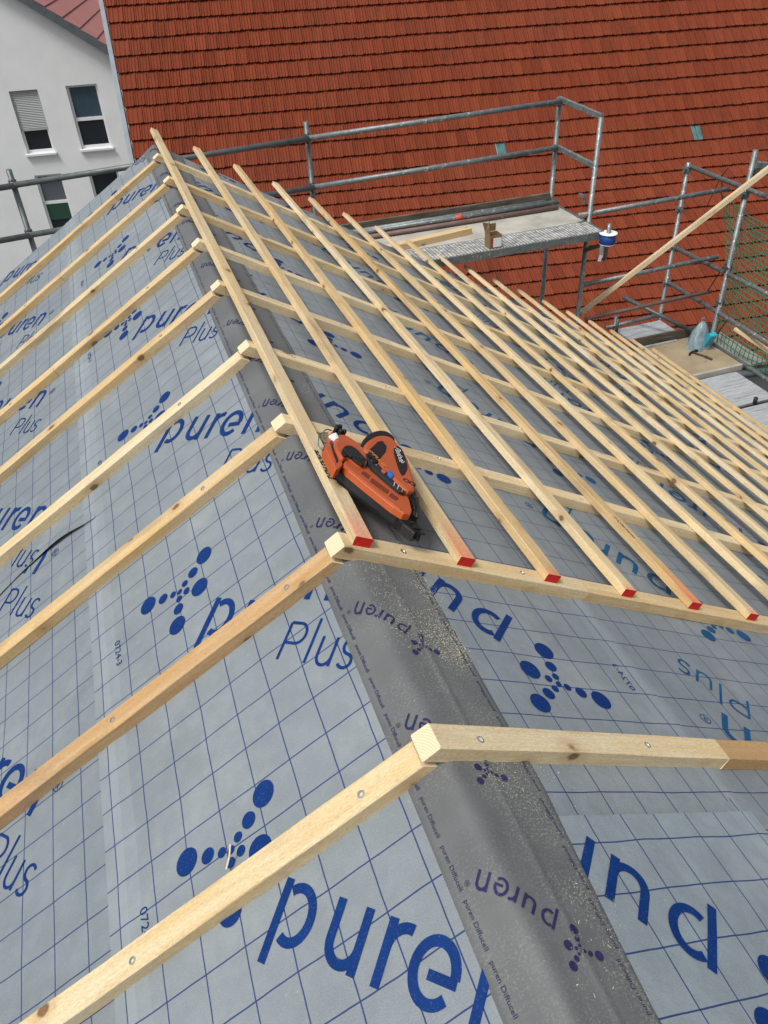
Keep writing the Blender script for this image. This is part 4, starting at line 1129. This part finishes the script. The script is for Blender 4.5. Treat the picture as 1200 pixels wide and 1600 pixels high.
# roof slopes with tile courses
mb = MB()
def rpn(a, d, w): 
    q = FB(a, gable(a), d); return q + (hh * gsl + ZV).normalized() * w
stp = .44
a = apex
while a < -.6:
    a1 = a + stp
    lo, hi_ = .10, .135
    v_ = [rpn(a, -.25, lo), rpn(a1, -.25, hi_), rpn(a1, 12.2, hi_), rpn(a, 12.2, lo), rpn(a1, -.25, lo), rpn(a1, 12.2, lo)]
    mb.add(v_, [(0, 1, 2, 3), (1, 4, 5, 2)]); a = a1
mb.add([FB(-18.5, gable(-18.5) + .12, -.25), FB(apex, gable(apex) + .12, -.25), FB(apex, gable(apex) + .12, 12.2), FB(-18.5, gable(-18.5) + .12, 12.2)], [(0, 1, 2, 3)])
mb.build("roof", M_pinkroof, wh)
mb = MB()
for (x0, x1) in ((apex, -.6), (-18.5, apex)):
    c0 = FB(x0, gable(x0), -.262); c1 = FB(x1, gable(x1), -.262)
    mb.add([c0 - ZV * .16, c1 - ZV * .16, c1 + ZV * .13, c0 + ZV * .13, c0 - ZV * .16 + hn * .26, c1 - ZV * .16 + hn * .26, c1 + ZV * .13 + hn * .05, c0 + ZV * .13 + hn * .05], [(0, 1, 2, 3), (0, 4, 5, 1), (3, 2, 6, 7)])
mb.build("verge_board", M_fascia, wh)
def window(a0, a1, z0, z1, zs, kind):
    w = thing("window", None, None); w.parent = wh
    w.location = FB((a0 + a1) / 2, z0)
    c = FB((a0 + a1) / 2, z0)
    def L(a, z, d): return FB(a, z, d) - c
    def bxx(mb, x0, x1, y0, y1, d0, d1):
        vs = [L(x, z, d) for d in (d0, d1) for x, z in ((x0, y0), (x1, y0), (x1, y1), (x0, y1))]
        mb.add(vs, [(0, 1, 2, 3), (7, 6, 5, 4), (0, 4, 5, 1), (1, 5, 6, 2), (2, 6, 7, 3), (3, 7, 4, 0)])
    fw = .07; mb = MB()
    bxx(mb, a0, a0 + fw, z0, z1, .10, .17); bxx(mb, a1 - fw, a1, z0, z1, .10, .17)
    bxx(mb, a0 + fw, a1 - fw, z0, z0 + fw * 1.3, .10, .17); bxx(mb, a0 + fw, a1 - fw, z1 - fw, z1, .10, .17); bxx(mb, a0 + fw, a1 - fw, zs - .05, zs + .05, .098, .168)
    mb.build("frame", M_frame, w)
    g1, g2 = {'shut': (M_glass, M_glass), 'open': (M_glassb, M_glass), 'grey': (M_glassg, M_glass), 'dark': (M_glass, M_glass)}[kind]
    mb = MB(); bxx(mb, a0 + fw, a1 - fw, zs + .05, z1 - fw, .135, .145); mb.build("pane", g1, w)
    mb = MB(); bxx(mb, a0 + fw, a1 - fw, z0 + fw * 1.3, zs - .05, .135, .145); mb.build("pane", g2, w)
    mb = MB(); bxx(mb, a0 - .06, a1 + .06, z0 - .07, z0 - .012, -.10, .12); mb.build("sill", M_frame, w)
    if kind == 'shut':
        mb = MB(); z = zs + .0; 
        while z < z1 - .03:
            vs = [L(a0 + .03, z, .080), L(a1 - .03, z, .080), L(a1 - .03, z + .030, .066), L(a0 + .03, z + .030, .066), L(a1 - .03, z + .05, .082), L(a0 + .03, z + .05, .082)]
            mb.add(vs, [(0, 1, 2, 3), (3, 2, 4, 5)]); z += .051
        bxx(mb, a0 + .03, a1 - .03, zs - .05, zs, .060, .090)
        mb.build("roller_shutter", M_shut, w)
    if kind == 'grey':
        mb = MB(); bxx(mb, a0 + .04, a1 - .04, zs - .60, zs - .06, .105, .120); mb.build("green_screen", M_green_dk, w)
window(-7.50, -6.60, -4.96, -3.06, -4.22, 'shut')
window(-5.70, -4.70, -4.96, -3.03, -4.06, 'open')
window(-7.50, -6.60, -7.60, -5.66, -6.61, 'grey')
window(-5.70, -4.70, -7.60, -5.74, -6.70, 'dark')

# ------------------------------------------------------------------ ground
mb = MB(); q = 400
mb.add([(-q, -q, GZ), (q, -q, GZ), (q, q, GZ), (-q, q, GZ)], [(0, 1, 2, 3)])
tag(mb.build("ground", M_ground), "dark yard between the houses", None, kind='structure')
